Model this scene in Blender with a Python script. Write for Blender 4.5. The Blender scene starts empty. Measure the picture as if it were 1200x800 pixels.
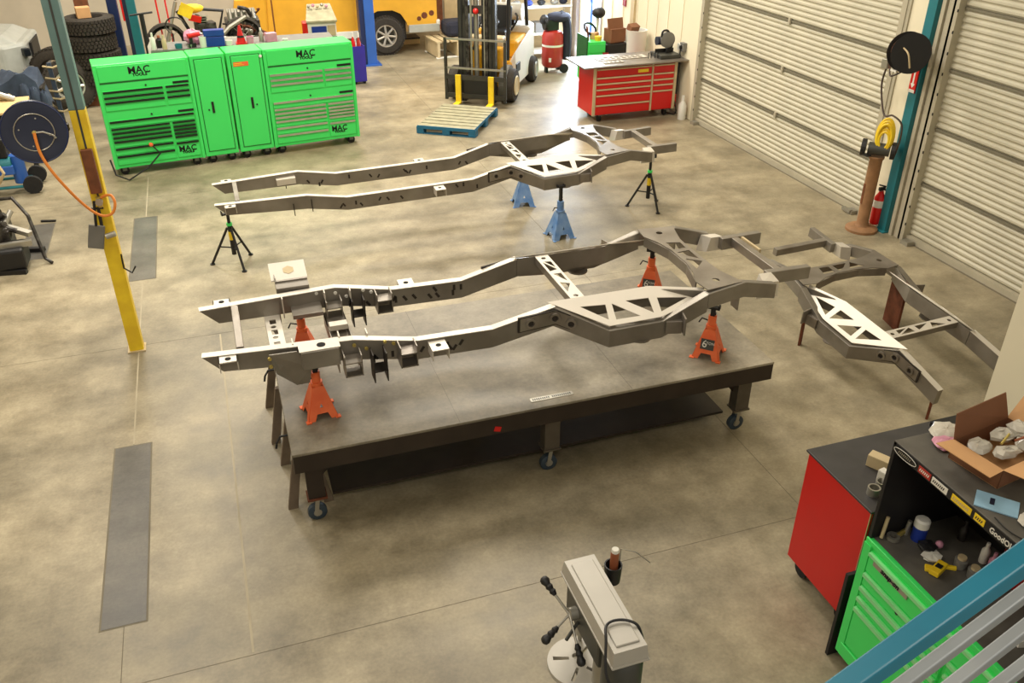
import bpy, bmesh, math, random
from mathutils import Vector, Matrix
random.seed(7)
sc = bpy.context.scene
col = sc.collection
PI = math.pi
# ---------------- camera ----------------
cam = bpy.data.objects.new('camera', bpy.data.cameras.new('camera')); col.objects.link(cam)
cam.data.sensor_width = 36; cam.data.lens = 1025.96*36/1200; cam.data.clip_end = 200
yaw, pitch, roll = 0.32827605, 0.53094585, 0.00185358
fw = Vector((math.sin(yaw)*math.cos(pitch), math.cos(yaw)*math.cos(pitch), -math.sin(pitch)))
rt = Vector((math.cos(yaw), -math.sin(yaw), 0)); up = rt.cross(fw)
r2 = rt*math.cos(roll)+up*math.sin(roll); u2 = up*math.cos(roll)-rt*math.sin(roll)
cam.matrix_world = Matrix(((r2.x, u2.x, -fw.x, 0), (r2.y, u2.y, -fw.y, 0), (r2.z, u2.z, -fw.z, 4.3), (0, 0, 0, 1)))
sc.camera = cam
# ---------------- light, exposure ----------------
sc.view_settings.view_transform = 'Standard'; sc.view_settings.look = 'None'
sc.view_settings.gamma = 1; sc.view_settings.exposure = 0.0
w = bpy.data.worlds.new('world'); sc.world = w; w.use_nodes = True
w.node_tree.nodes['Background'].inputs[0].default_value = (1.0, .93, .80, 1)
w.node_tree.nodes['Background'].inputs[1].default_value = 0.6
def area(name, loc, sx, sy, power, colr, target):
    l = bpy.data.lights.new(name, 'AREA'); l.shape = 'RECTANGLE'; l.size = sx; l.size_y = sy
    l.energy = power; l.color = colr
    o = bpy.data.objects.new(name, l); col.objects.link(o); o.location = loc
    d = Vector(target)-Vector(loc); o.rotation_euler = d.to_track_quat('-Z', 'Y').to_euler()
    return o
WARM = (1.0, .93, .82)
for i, (x, y, p) in enumerate([(-2.5, 5, 145), (3.0, 6, 85), (-2, 10, 320), (3.2, 9.5, 300), (-1, 16, 450), (4, 15, 440), (2, 20.5, 300)]):
    area('ceiling_and_fill_light', (x, y, 7.0), 1.6, 1.6, p, WARM, (x, y-.001, 0))
area('doorway_daylight', (7.56, 17.42, 1.35), .9, 2.4, 290, (.70, .83, 1.0), (4.2, 14.9, 0))
area('ceiling_and_fill_light', (-.5, -1.2, 7.0), 1.6, 1.6, 110, WARM, (1.0, 2.5, 0))  # added fill lamp behind the camera, brightens the sides that face it

# ---------------- materials ----------------
def lin(c): return tuple(((v/255)/12.92 if v/255 <= .04045 else ((v/255+.055)/1.055)**2.4) for v in c)
MC = {}
def mat(key, rgb, rough=.5, metal=0.0, var=.15, scale=6, bump=0.0, rgb2=None, emit=0):
    if key in MC: return MC[key]
    m = bpy.data.materials.new(key); m.use_nodes = True; nt = m.node_tree; b = nt.nodes['Principled BSDF']
    c = lin(rgb)
    tc = nt.nodes.new('ShaderNodeTexCoord'); n = nt.nodes.new('ShaderNodeTexNoise'); n.inputs['Scale'].default_value = scale
    n.inputs['Detail'].default_value = 5; nt.links.new(tc.outputs['Object'], n.inputs['Vector'])
    cr = nt.nodes.new('ShaderNodeValToRGB'); cr.color_ramp.elements[0].position = .35; cr.color_ramp.elements[1].position = .68
    d = lin(rgb2) if rgb2 else tuple(v*(1-var) for v in c)
    cr.color_ramp.elements[0].color = (*d, 1); cr.color_ramp.elements[1].color = (*c, 1)
    nt.links.new(n.outputs['Fac'], cr.inputs[0]); nt.links.new(cr.outputs[0], b.inputs['Base Color'])
    b.inputs['Roughness'].default_value = rough; b.inputs['Metallic'].default_value = metal
    if bump:
        bp = nt.nodes.new('ShaderNodeBump'); bp.inputs['Strength'].default_value = bump; bp.inputs['Distance'].default_value = .01
        nt.links.new(n.outputs['Fac'], bp.inputs['Height']); nt.links.new(bp.outputs[0], b.inputs['Normal'])
    if emit:
        b.inputs['Emission Color'].default_value = (*c, 1); b.inputs['Emission Strength'].default_value = emit
    MC[key] = m; return m
def concrete(key, c1, c2, c3, rough=.42):
    m = bpy.data.materials.new(key); m.use_nodes = True; nt = m.node_tree; b = nt.nodes['Principled BSDF']; N = nt.nodes.new; L = nt.links.new
    g = N('ShaderNodeNewGeometry')
    n1 = N('ShaderNodeTexNoise'); n1.inputs['Scale'].default_value = .55; n1.inputs['Detail'].default_value = 6; n1.inputs['Roughness'].default_value = .6
    mp = N('ShaderNodeMapping'); mp.inputs['Scale'].default_value = (.6, 1.3, 1)
    L(g.outputs['Position'], mp.inputs[0]); L(mp.outputs[0], n1.inputs['Vector'])
    n2 = N('ShaderNodeTexNoise'); n2.inputs['Scale'].default_value = 2.2; n2.inputs['Detail'].default_value = 9; n2.inputs['Roughness'].default_value = .7
    L(g.outputs['Position'], n2.inputs['Vector'])
    n3 = N('ShaderNodeTexNoise'); n3.inputs['Scale'].default_value = 45; n3.inputs['Detail'].default_value = 4
    L(g.outputs['Position'], n3.inputs['Vector'])
    r1 = N('ShaderNodeValToRGB'); r1.color_ramp.elements[0].position = .40; r1.color_ramp.elements[1].position = .60
    r1.color_ramp.elements[0].color = (*lin(c1), 1); r1.color_ramp.elements[1].color = (*lin(c2), 1); L(n1.outputs['Fac'], r1.inputs[0])
    r2_ = N('ShaderNodeValToRGB'); r2_.color_ramp.elements[0].position = .32; r2_.color_ramp.elements[1].position = .66
    r2_.color_ramp.elements[0].color = (*lin(c3), 1); r2_.color_ramp.elements[1].color = (1, 1, 1, 1); L(n2.outputs['Fac'], r2_.inputs[0])
    mx = N('ShaderNodeMix'); mx.data_type = 'RGBA'; mx.blend_type = 'MULTIPLY'; mx.inputs[0].default_value = .75
    L(r1.outputs[0], mx.inputs[6]); L(r2_.outputs[0], mx.inputs[7])
    mr = N('ShaderNodeMapRange'); mr.inputs[3].default_value = .74; mr.inputs[4].default_value = 1.22; L(n3.outputs['Fac'], mr.inputs[0])
    m2 = N('ShaderNodeMix'); m2.data_type = 'RGBA'; m2.blend_type = 'MULTIPLY'; m2.inputs[0].default_value = 1
    L(mx.outputs[2], m2.inputs[6]); L(mr.outputs[0], m2.inputs[7]); L(m2.outputs[2], b.inputs['Base Color'])
    mr2 = N('ShaderNodeMapRange'); mr2.inputs[3].default_value = rough-.12; mr2.inputs[4].default_value = rough+.16
    L(n2.outputs['Fac'], mr2.inputs[0]); L(mr2.outputs[0], b.inputs['Roughness'])
    MC[key] = m; return m
M = {
 'floor': concrete('concrete_floor', (148, 138, 114), (180, 167, 138), (152, 148, 138)),
 'patch': concrete('patch_concrete', (98, 95, 88), (116, 111, 100), (160, 156, 150)),
 'joint': mat('joint', (120, 112, 94), .9), 'sealant': mat('sealant', (176, 165, 140), .8), 'sawhorse': mat('sawhorse', (124, 108, 90), .7, .1, .3, 8),
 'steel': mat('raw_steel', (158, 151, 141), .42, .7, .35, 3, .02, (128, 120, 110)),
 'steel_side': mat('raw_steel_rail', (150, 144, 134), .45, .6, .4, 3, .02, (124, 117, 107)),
 'plate': mat('bright_plate', (214, 207, 194), .45, .35, .08, 4),  # bright steel; on the rail tops its tone stands for overhead reflection
 'truss_sheen': mat('truss_plate', (240, 232, 218), .5, .1, .06, 4), 'carwhite': mat('car_white', (178, 180, 172), .35), 'mint': mat('mint_pull', (150, 232, 160), .35, .2),  # truss plate: specular brightness of the steel put into a near-white base colour
 'weld': mat('weld', (58, 52, 46), .6, .5), 'hole': mat('dark_hole', (14, 12, 11), .9),
 'brass': mat('yellow_bolt', (196, 176, 96), .4, .6),
 'tabletop': concrete('table_top_steel', (124, 116, 100), (172, 162, 140), (140, 136, 126), .45),
 'tableside': mat('table_side_steel', (62, 52, 44), .5, .4, .3, 4),
 'legsteel': mat('leg_steel', (104, 96, 84), .5, .5, .3, 6),
 'caster_blue': mat('caster_blue', (48, 62, 74), .5), 'rubber': mat('rubber', (30, 29, 28), .8, 0, .3, 20),
 'zinc': mat('zinc', (176, 172, 160), .4, .7), 'orange': mat('orange_paint', (238, 116, 62), .5, 0, .25, 8, 0, (226, 96, 46)),
 'black': mat('black_paint', (24, 23, 23), .5), 'blackgloss': mat('black_gloss', (20, 20, 22), .3),
 'blue_stand': mat('blue_stand_paint', (74, 118, 176), .5, 0, .3, 9, 0, (120, 150, 190)),
 'green': mat('green_paint', (66, 224, 104), .35, 0, .05, 2), 'green_dark': mat('green_seam', (20, 92, 36), .6),
 'darkhandle': mat('dark_handle', (20, 40, 22), .4, .2), 'silver': mat('silver_trim', (200, 200, 190), .3, .8),
 'red': mat('red_paint', (206, 22, 18), .35, 0, .08, 2), 'yellow': mat('yellow_paint', (244, 212, 40), .5, 0, .2, 6, 0, (226, 188, 34)),
 'teal': mat('teal_paint', (34, 118, 128), .45, 0, .15, 4), 'tealgrey': mat('grey_teal_post', (104, 134, 130), .5, 0, .15, 5),
 'navy': mat('navy', (26, 32, 56), .35), 'blue': mat('blue_paint', (30, 56, 150), .4), 'liftblue': mat('lift_blue', (48, 96, 176), .45, 0, .15, 3),
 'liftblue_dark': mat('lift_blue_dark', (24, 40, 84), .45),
 'wood': mat('brown_wood', (128, 74, 40), .7, 0, .4, 12), 'ply': mat('plywood', (228, 196, 140), .7, 0, .12, 5),
 'pallettop': mat('pallet_grey_wood', (168, 162, 132), .8, 0, .25, 9), 'palletblue': mat('pallet_blue', (28, 104, 140), .7, 0, .25, 9),
 'card': mat('cardboard', (206, 158, 108), .8, 0, .1, 5), 'card_dark': mat('cardboard_dark', (128, 84, 56), .8, 0, .15, 5),
 'wall': mat('cream_wall', (232, 222, 194), .7, 0, .05, 2), 'wall2': mat('tan_wall', (206, 196, 176), .8, 0, .15, 1.5), 'track': mat('door_track', (186, 178, 156), .6, .2, .12, 4),
 'door': mat('roll_door', (196, 190, 168), .55, 0, .1, 3, 0), 'seam': mat('door_seam', (120, 114, 96), .7),
 'ceil': mat('ceiling', (200, 196, 184), .9), 'rust': mat('rust', (120, 66, 40), .8, .2, .4, 14), 'tanpaint': mat('tan_pedestal', (160, 118, 80), .7, 0, .3, 8),
 'tire': mat('tire', (58, 52, 44), .85, 0, .3, 30, .1), 'truckyellow': mat('truck_yellow', (226, 168, 48), .45, 0, .12, 3), 'white': mat('white_paint', (228, 226, 216), .45, 0, .06, 3),
 'rim': mat('alloy_rim', (206, 200, 188), .35, .5), 'creamrim': mat('cream_rim', (214, 200, 160), .5), 'grey': mat('grey_plastic', (120, 118, 112), .6, 0, .15, 8),
 'greycloth': mat('blue_grey_cloth', (62, 74, 92), .9, 0, .3, 8, .1), 'darkcloth': mat('dark_cloth', (40, 42, 56), .9, 0, .3, 8, .1),
 'fkyellow': mat('forklift_yellow', (228, 168, 34), .4), 'mast': mat('mast_grey', (70, 68, 62), .5, .4, .3, 7),
 'comp': mat('compressor_red', (176, 50, 40), .4), 'hose_orange': mat('orange_hose', (232, 138, 52), .5), 'cord': mat('brown_cord', (70, 54, 44), .6),
 'casting': mat('drill_grey', (178, 173, 162), .42, .2, .1, 4), 'castdark': mat('drill_dark', (70, 70, 64), .45, .2),
 'benchtop': mat('black_bench_top', (62, 60, 60), .45, 0, .25, 7), 'hutch': mat('black_hutch', (26, 25, 26), .5), 'hutchtop': mat('dusty_hutch_top', (96, 92, 84), .55, 0, .3, 9),
 'clear': mat('plastic_bag', (206, 200, 186), .25, 0, .2, 20, .3), 'pink': mat('pink_bag', (214, 150, 172), .3, 0, .2, 12, .2), 'paperblue': mat('blue_paper', (150, 190, 214), .7),
 'paper': mat('white_paper', (230, 226, 214), .8), 'redpaint2': mat('dark_red', (150, 24, 20), .5), 'purple': mat('blue_plastic', (52, 44, 160), .5),
 'pinkgrey': mat('grey_column', (168, 156, 146), .6, 0, .1, 3), 'railgrey': mat('rail_grey', (146, 151, 153), .4, .1), 'railteal': mat('rail_teal', (24, 118, 144), .35),
 'engine': mat('engine_metal', (96, 92, 86), .5, .6, .5, 14, .1, (44, 40, 38)), 'tan': mat('tan_tape', (200, 180, 140), .6), 'copper': mat('brown_handle', (150, 84, 52), .5),
 'glass': mat('dark_glass', (30, 34, 38), .15), 'skyopen': mat('outdoor_ground', (220, 226, 236), .9),
}
# ---------------- mesh building ----------------
class MB:
    def __init__(s): s.v = []; s.f = []
    def add(s, vs, fs):
        o = len(s.v); s.v += [tuple(v) for v in vs]; s.f += [tuple(i+o for i in f) for f in fs]; return s
    def hexa(s, p):  # 4 bottom, 4 top (ccw)
        return s.add(p, [(3, 2, 1, 0), (4, 5, 6, 7), (0, 1, 5, 4), (1, 2, 6, 5), (2, 3, 7, 6), (3, 0, 4, 7)])
    def box(s, x0, y0, z0, x1, y1, z1): return s.hexa([(x0, y0, z0), (x1, y0, z0), (x1, y1, z0), (x0, y1, z0), (x0, y0, z1), (x1, y0, z1), (x1, y1, z1), (x0, y1, z1)])
    def cbox(s, c, d, rz=0, rx=0, ry=0):
        R = Matrix.Rotation(rz, 3, 'Z') @ Matrix.Rotation(ry, 3, 'Y') @ Matrix.Rotation(rx, 3, 'X'); c = Vector(c)
        a, b, e = d[0]/2, d[1]/2, d[2]/2
        return s.hexa([c+R@Vector(q) for q in ((-a, -b, -e), (a, -b, -e), (a, b, -e), (-a, b, -e), (-a, -b, e), (a, -b, e), (a, b, e), (-a, b, e))])
    def frustum(s, c, z0, z1, a0, b0, a1, b1, c1=None):
        c1 = c1 or c
        return s.hexa([(c[0]+i*a0/2, c[1]+j*b0/2, z0) for i, j in ((-1, -1), (1, -1), (1, 1), (-1, 1))]+[(c1[0]+i*a1/2, c1[1]+j*b1/2, z1) for i, j in ((-1, -1), (1, -1), (1, 1), (-1, 1))])
    def ring(s, prof, p0, ax, n=16, caps=True):   # lathe: prof [(t,r)] along axis ax from p0
        ax = Vector(ax).normalized(); p0 = Vector(p0); t = Vector((0, 0, 1)) if abs(ax.z) < .9 else Vector((1, 0, 0))
        a = ax.cross(t).normalized(); b = ax.cross(a); o = len(s.v); k = len(prof)
        for (h, r) in prof:
            for i in range(n):
                an = 2*PI*i/n; s.v.append(tuple(p0+ax*h+(a*math.cos(an)+b*math.sin(an))*r))
        for j in range(k-1):
            for i in range(n):
                s.f.append((o+j*n+i, o+(j+1)*n+i, o+(j+1)*n+(i+1) % n, o+j*n+(i+1) % n))
        if caps:
            s.f.append(tuple(o+i for i in range(n))); s.f.append(tuple(o+(k-1)*n+i for i in reversed(range(n))))
        return s
    def cyl(s, p0, p1, r, r1=None, n=12):
        d = Vector(p1)-Vector(p0); return s.ring([(0, r), (d.length, r if r1 is None else r1)], p0, d, n)
    def tube(s, pts, r, n=8):
        pts = [Vector(p) for p in pts]; o = len(s.v); k = len(pts); a = None
        for j, p in enumerate(pts):
            d = (pts[min(j+1, k-1)]-pts[max(j-1, 0)]).normalized()
            if a is None: a = d.orthogonal().normalized()
            a = (a-d*a.dot(d)).normalized(); b = d.cross(a)
            for i in range(n):
                an = 2*PI*i/n; s.v.append(tuple(p+(a*math.cos(an)+b*math.sin(an))*r))
        for j in range(k-1):
            for i in range(n): s.f.append((o+j*n+i, o+j*n+(i+1) % n, o+(j+1)*n+(i+1) % n, o+(j+1)*n+i))
        s.f.append(tuple(o+i for i in reversed(range(n)))); s.f.append(tuple(o+(k-1)*n+i for i in range(n))); return s
    def sphere(s, c, r, n=12, sc_=(1, 1, 1), jit=0):
        o = len(s.v); m = n//2
        for j in range(m+1):
            th = PI*j/m
            for i in range(n):
                ph = 2*PI*i/n; q = 1+jit*(random.random()-.5)
                s.v.append((c[0]+r*sc_[0]*q*math.sin(th)*math.cos(ph), c[1]+r*sc_[1]*q*math.sin(th)*math.sin(ph), c[2]+r*sc_[2]*q*math.cos(th)))
        for j in range(m):
            for i in range(n): s.f.append((o+j*n+i, o+(j+1)*n+i, o+(j+1)*n+(i+1) % n, o+j*n+(i+1) % n))
        return s
    def prism(s, poly, z0, z1):
        n = len(poly); return s.add([(x, y, z0) for x, y in poly]+[(x, y, z1) for x, y in poly], [tuple(reversed(range(n))), tuple(range(n, 2*n))]+[(i, (i+1) % n, n+(i+1) % n, n+i) for i in range(n)])
    def sweep(s, pts, wd, dep, bot0=0, bot1=0):   # box rail: pts (x,y,ztop), mitred in plan
        P = [Vector(p) for p in pts]; k = len(P); rows = []
        for j in range(k):
            d0 = (P[j]-P[j-1]) if j else (P[1]-P[0]); d1 = (P[j+1]-P[j]) if j < k-1 else d0
            d0 = Vector((d0.x, d0.y, 0)).normalized(); d1 = Vector((d1.x, d1.y, 0)).normalized()
            t = (d0+d1).normalized(); nn = Vector((-t.y, t.x, 0)); q = wd/2/max(.6, t.dot(d0))
            sh = t*(bot0 if j == 0 else (-bot1 if j == k-1 else 0)); dz = dep[j] if isinstance(dep, (list, tuple)) else dep
            rows.append([P[j]-nn*q+sh-Vector((0, 0, dz)), P[j]+nn*q+sh-Vector((0, 0, dz)), P[j]+nn*q, P[j]-nn*q])
        vs = [v for r in rows for v in r]; fs = [(0, 1, 2, 3), tuple(4*(k-1)+i for i in (3, 2, 1, 0))]
        for j in range(k-1):
            for i in range(4): fs.append((4*j+i, 4*(j+1)+i, 4*(j+1)+(i+1) % 4, 4*j+(i+1) % 4))
        return s.add(vs, fs)
    def mesh(s, name):
        me = bpy.data.meshes.new(name); me.from_pydata(s.v, [], s.f)
        bm = bmesh.new(); bm.from_mesh(me); bmesh.ops.recalc_face_normals(bm, faces=bm.faces); bm.to_mesh(me); bm.free(); return me
def link(name, me, m, parent=None, bevel=0, smooth=False):
    if m is not None:
        me.materials.clear(); me.materials.append(m)
    o = bpy.data.objects.new(name, me); col.objects.link(o)
    if parent: o.parent = parent
    if smooth:
        for p in me.polygons: p.use_smooth = True
        mo = o.modifiers.new('split', 'EDGE_SPLIT'); mo.split_angle = math.radians(40)
    if bevel:
        b = o.modifiers.new('bevel', 'BEVEL'); b.width = bevel; b.segments = 2; b.limit_method = 'ANGLE'
    return o
def part(name, mb, m, parent=None, bevel=0, smooth=False, kind=None, label=None):
    o = link(name, mb.mesh(name), M[m] if isinstance(m, str) else m, parent, bevel, smooth)
    if kind: o['kind'] = kind
    if label: o['label'] = label
    return o
def thing(name, label, cat, loc=(0, 0, 0), rz=0, group=None):
    o = bpy.data.objects.new(name, None); col.objects.link(o); o.location = loc; o.rotation_euler = (0, 0, rz); o.empty_display_size = .1
    o['label'] = label; o['category'] = cat
    if group: o['group'] = group
    return o
def tag(o, label, cat, group=None):
    o['label'] = label; o['category'] = cat
    if group: o['group'] = group
    return o
def struct(name, mb, m, parent=None, bevel=0):
    o = part(name, mb, m, parent, bevel); o['kind'] = 'structure'; return o
def copy_tree(o, parent=None):
    c = o.copy(); col.objects.link(c); c.parent = parent
    for ch in list(o.children): copy_tree(ch, c)
    return c
def plate_mesh(name, outer, holes, thick):    # flat sheet with cut holes, in its own XY plane, z 0..thick
    cu = bpy.data.curves.new(name, 'CURVE'); cu.dimensions = '2D'; cu.fill_mode = 'BOTH'; cu.extrude = thick/2
    for lp in [outer]+holes:
        sp = cu.splines.new('POLY'); sp.points.add(len(lp)-1)
        for p, q in zip(sp.points, lp): p.co = (q[0], q[1], 0, 1)
        sp.use_cyclic_u = True
    t = bpy.data.objects.new(name, cu); me = bpy.data.meshes.new_from_object(t); bpy.data.objects.remove(t); bpy.data.curves.remove(cu)
    me.transform(Matrix.Translation((0, 0, thick/2))); return me
def circ(cx, cy, r, n=14): return [(cx+r*math.cos(2*PI*i/n), cy+r*math.sin(2*PI*i/n)) for i in range(n)]
def rect(x0, y0, x1, y1): return [(x0, y0), (x1, y0), (x1, y1), (x0, y1)]
def text(name, s, size, m, parent, loc, rot, shear=0, thick=.001, bold=0, sx=1):
    cu = bpy.data.curves.new(name, 'FONT'); cu.body = s; cu.size = size; cu.align_x = 'CENTER'; cu.align_y = 'CENTER'; cu.extrude = thick; cu.offset = bold; cu.shear = shear; cu.resolution_u = 2
    t = bpy.data.objects.new(name, cu); me = bpy.data.meshes.new_from_object(t); bpy.data.objects.remove(t); bpy.data.curves.remove(cu)
    me.transform(Matrix.Diagonal((sx, 1, 1, 1)))
    o = link(name, me, M[m], parent); o.location = loc; o.rotation_euler = rot; return o
def place(o, loc=None, rot=None):
    if loc: o.location = loc
    if rot: o.rotation_euler = rot
    return o

def smooth(pts, n=6):
    P = [Vector(q) for q in pts]; out = []
    for i in range(len(P)-1):
        a, b, c, d = P[max(i-1, 0)], P[i], P[i+1], P[min(i+2, len(P)-1)]
        for k in range(n):
            t_ = k/n; out.append(.5*((2*b)+(-a+c)*t_+(2*a-5*b+4*c-d)*t_**2+(-a+3*b-3*c+d)*t_**3))
    return out+[P[-1]]
# ================= THE SETTING =================
xs = [-6.5, -1.06, 3.6, 8.26]; ys = [-3, 3.9, 8.0, 12.1, 16.2, 20.3, 23]
fl = struct('floor', MB().box(-6.6, -3.1, -.2, 12, 23.1, -.0015), 'joint')
for i in range(3):
    for j in range(6):
        x1 = xs[i+1] if i < 2 else 7.62
        part('slab', MB().box(xs[i]+.0025, ys[j]+.0025, -.1, x1-.0025, ys[j+1]-.0025, 0), 'floor', fl)
part('score_line', MB().box(-.32, 3.92, -.01, -.305, 7.98, .0008), 'sealant', fl)
for (x0, x1, ya, yb) in ((-1.195, -.93, 4.39, 6.33), (-1.195, -.93, 9.5, 11.38), (-2.42, -2.14, 10.45, 11.55)):
    part('trench_edge', MB().box(x0-.012, ya-.012, -.02, x1+.012, yb+.012, .0008), 'joint', fl)
    part('trench_patch', MB().box(x0, ya, -.02, x1, yb, .002), 'patch', fl)
part('joint_sealant', MB().box(-1.066, 6.36, -.01, -1.054, 9.48, .0007).box(-1.066, 11.4, -.01, -1.054, 13.3, .0007), 'sealant', fl)
struct('ceiling', MB().box(-6.6, -3.1, 7.5, 7.9, 23.1, 7.6), 'ceil')
WX = 7.63
# right wall around two roll doors and an open doorway
wr = struct('wall_right', MB().box(WX, 12.98, 0, WX+.25, 16.9, 7.5).box(WX, 17.95, 0, WX+.25, 22.3, 7.5).box(WX, 16.9, 2.6, WX+.25, 17.95, 7.5)
    .box(WX, 7.8, 0, WX+.25, 8.46, 7.5).box(WX, 8.46, 4.3, WX+.25, 12.98, 7.5).box(WX, 3.2, 4.3, WX+.25, 7.8, 7.5).box(WX, -3, 0, WX+.25, 3.2, 7.5), 'wall')
for y in [13.6, 14.1, 14.5, 14.9, 15.3, 15.9, 16.4]: part('wall_rib', MB().box(WX-.012, y-.02, 0, WX, y+.02, 4.5), 'wall', wr)
part('wall_stud', MB().box(WX-.06, 15.32, 0, WX, 15.46, 4.5), 'tan', wr)
part('wall_stud', MB().box(WX-.08, 18.0, 0, WX, 18.2, 4.5), 'pinkgrey', wr)
struct('wall_back', MB().box(-6.6, 22.3, 0, 7.9, 22.5, 7.5), 'wall2')
struct('wall_left', MB().box(-6.8, -3, 0, -6.6, 22.5, 7.5), 'wall2')
dg_ = struct('door_3', MB().box(WX+.03, 16.91, 0, WX+.06, 17.94, 2.59), mat('backlit_glass', (214, 232, 255), .3, 0, .02, 1, 0, None, 2.5))
part('mullion', MB().box(WX-.01, 17.40, 0, WX+.03, 17.44, 2.59), 'liftblue', dg_)
struct('trim_1', MB().box(WX-.02, 16.84, 0, WX-.001, 16.9, 2.7), 'pinkgrey')
# outdoors past the doorway
struct('trim_2', MB().box(WX+.25, 15, -.02, WX+3.4, 19.5, -.004), 'skyopen')
def roll_door(name, y0, y1):
    base = struct(name, MB().box(WX+.10, y0, 0, WX+.12, y1, 4.3), 'door')
    for k in range(6):
        z0 = .06+k*.65; z1 = z0+.65
        b = MB(); n = 9; prof = []
        for i in range(n):
            h = (z1-z0-.03)/n; z = z0+.015+i*h
            prof += [(WX+.075, z), (WX+.058, z+h*.3), (WX+.058, z+h*.6), (WX+.075, z+h*.85)]
        prof.append((WX+.075, z1-.015))
        m_ = len(prof)
        b.add([(p[0], y0, p[1]) for p in prof]+[(p[0], y1, p[1]) for p in prof], [(i, i+1, m_+i+1, m_+i) for i in range(m_-1)])
        part('door_section', b, 'door', base)
        part('section_seam', MB().box(WX+.05, y0, z1-.012, WX+.1, y1, z1+.012), 'seam', base)
        part('hinge', MB().box(WX+.03, (y0+y1)/2-.02, z1-.04, WX+.06, (y0+y1)/2+.02, z1+.04), 'track', base)
    part('bottom_bar', MB().box(WX+.02, y0, .0, WX+.1, y1, .07), 'track', base)
    for y, s in ((y0, 1), (y1, -1)):
        part('door_rail', MB().box(WX-.03, y-.03, 0, WX+.08, y+.05, 4.3), 'track', base)
    for k in range(13):
        part('track_notch', MB().box(WX-.034, y1-.035, .2+k*.22, WX-.028, y1-.02, .23+k*.22), 'hole', base) if k < 13 else None
    part('lock_foot', MB().box(WX-.10, y0+.08, 0, WX, y0+.2, .05).box(WX-.12, y0+.1, .02, WX-.07, y0+.26, .06), 'zinc', base)
    part('lock_foot', MB().box(WX-.10, y1-.2, 0, WX, y1-.08, .05), 'zinc', base)
    return base
roll_door('door_1', 8.5, 12.92)
roll_door('door_2', 3.25, 7.74)
# trim strips between the doors
tr = struct('trim_3', MB().box(WX-.02, 8.42, 0, WX, 8.5, 4.3).box(WX-.03, 7.76, 0, WX, 7.86, 4.3).box(WX-.05, 7.88, 0, WX, 7.93, 4.3), 'track')
tc_ = thing('steel_column', 'teal painted square steel column between the two roll doors', 'column', (WX-.09, 8.05, 0))
part('column_post', MB().box(.02, -.07, 0, .085, .06, 7.4), 'teal', tc_)
part('base_plate', MB().box(-.02, -.09, 0, .085, .08, .015), 'teal', tc_)
# white pillar on the right
pl = struct('wall_pillar', MB().box(4.42, 2.75, 0, 5.3, 3.47, 7.5), 'wall')

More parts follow.
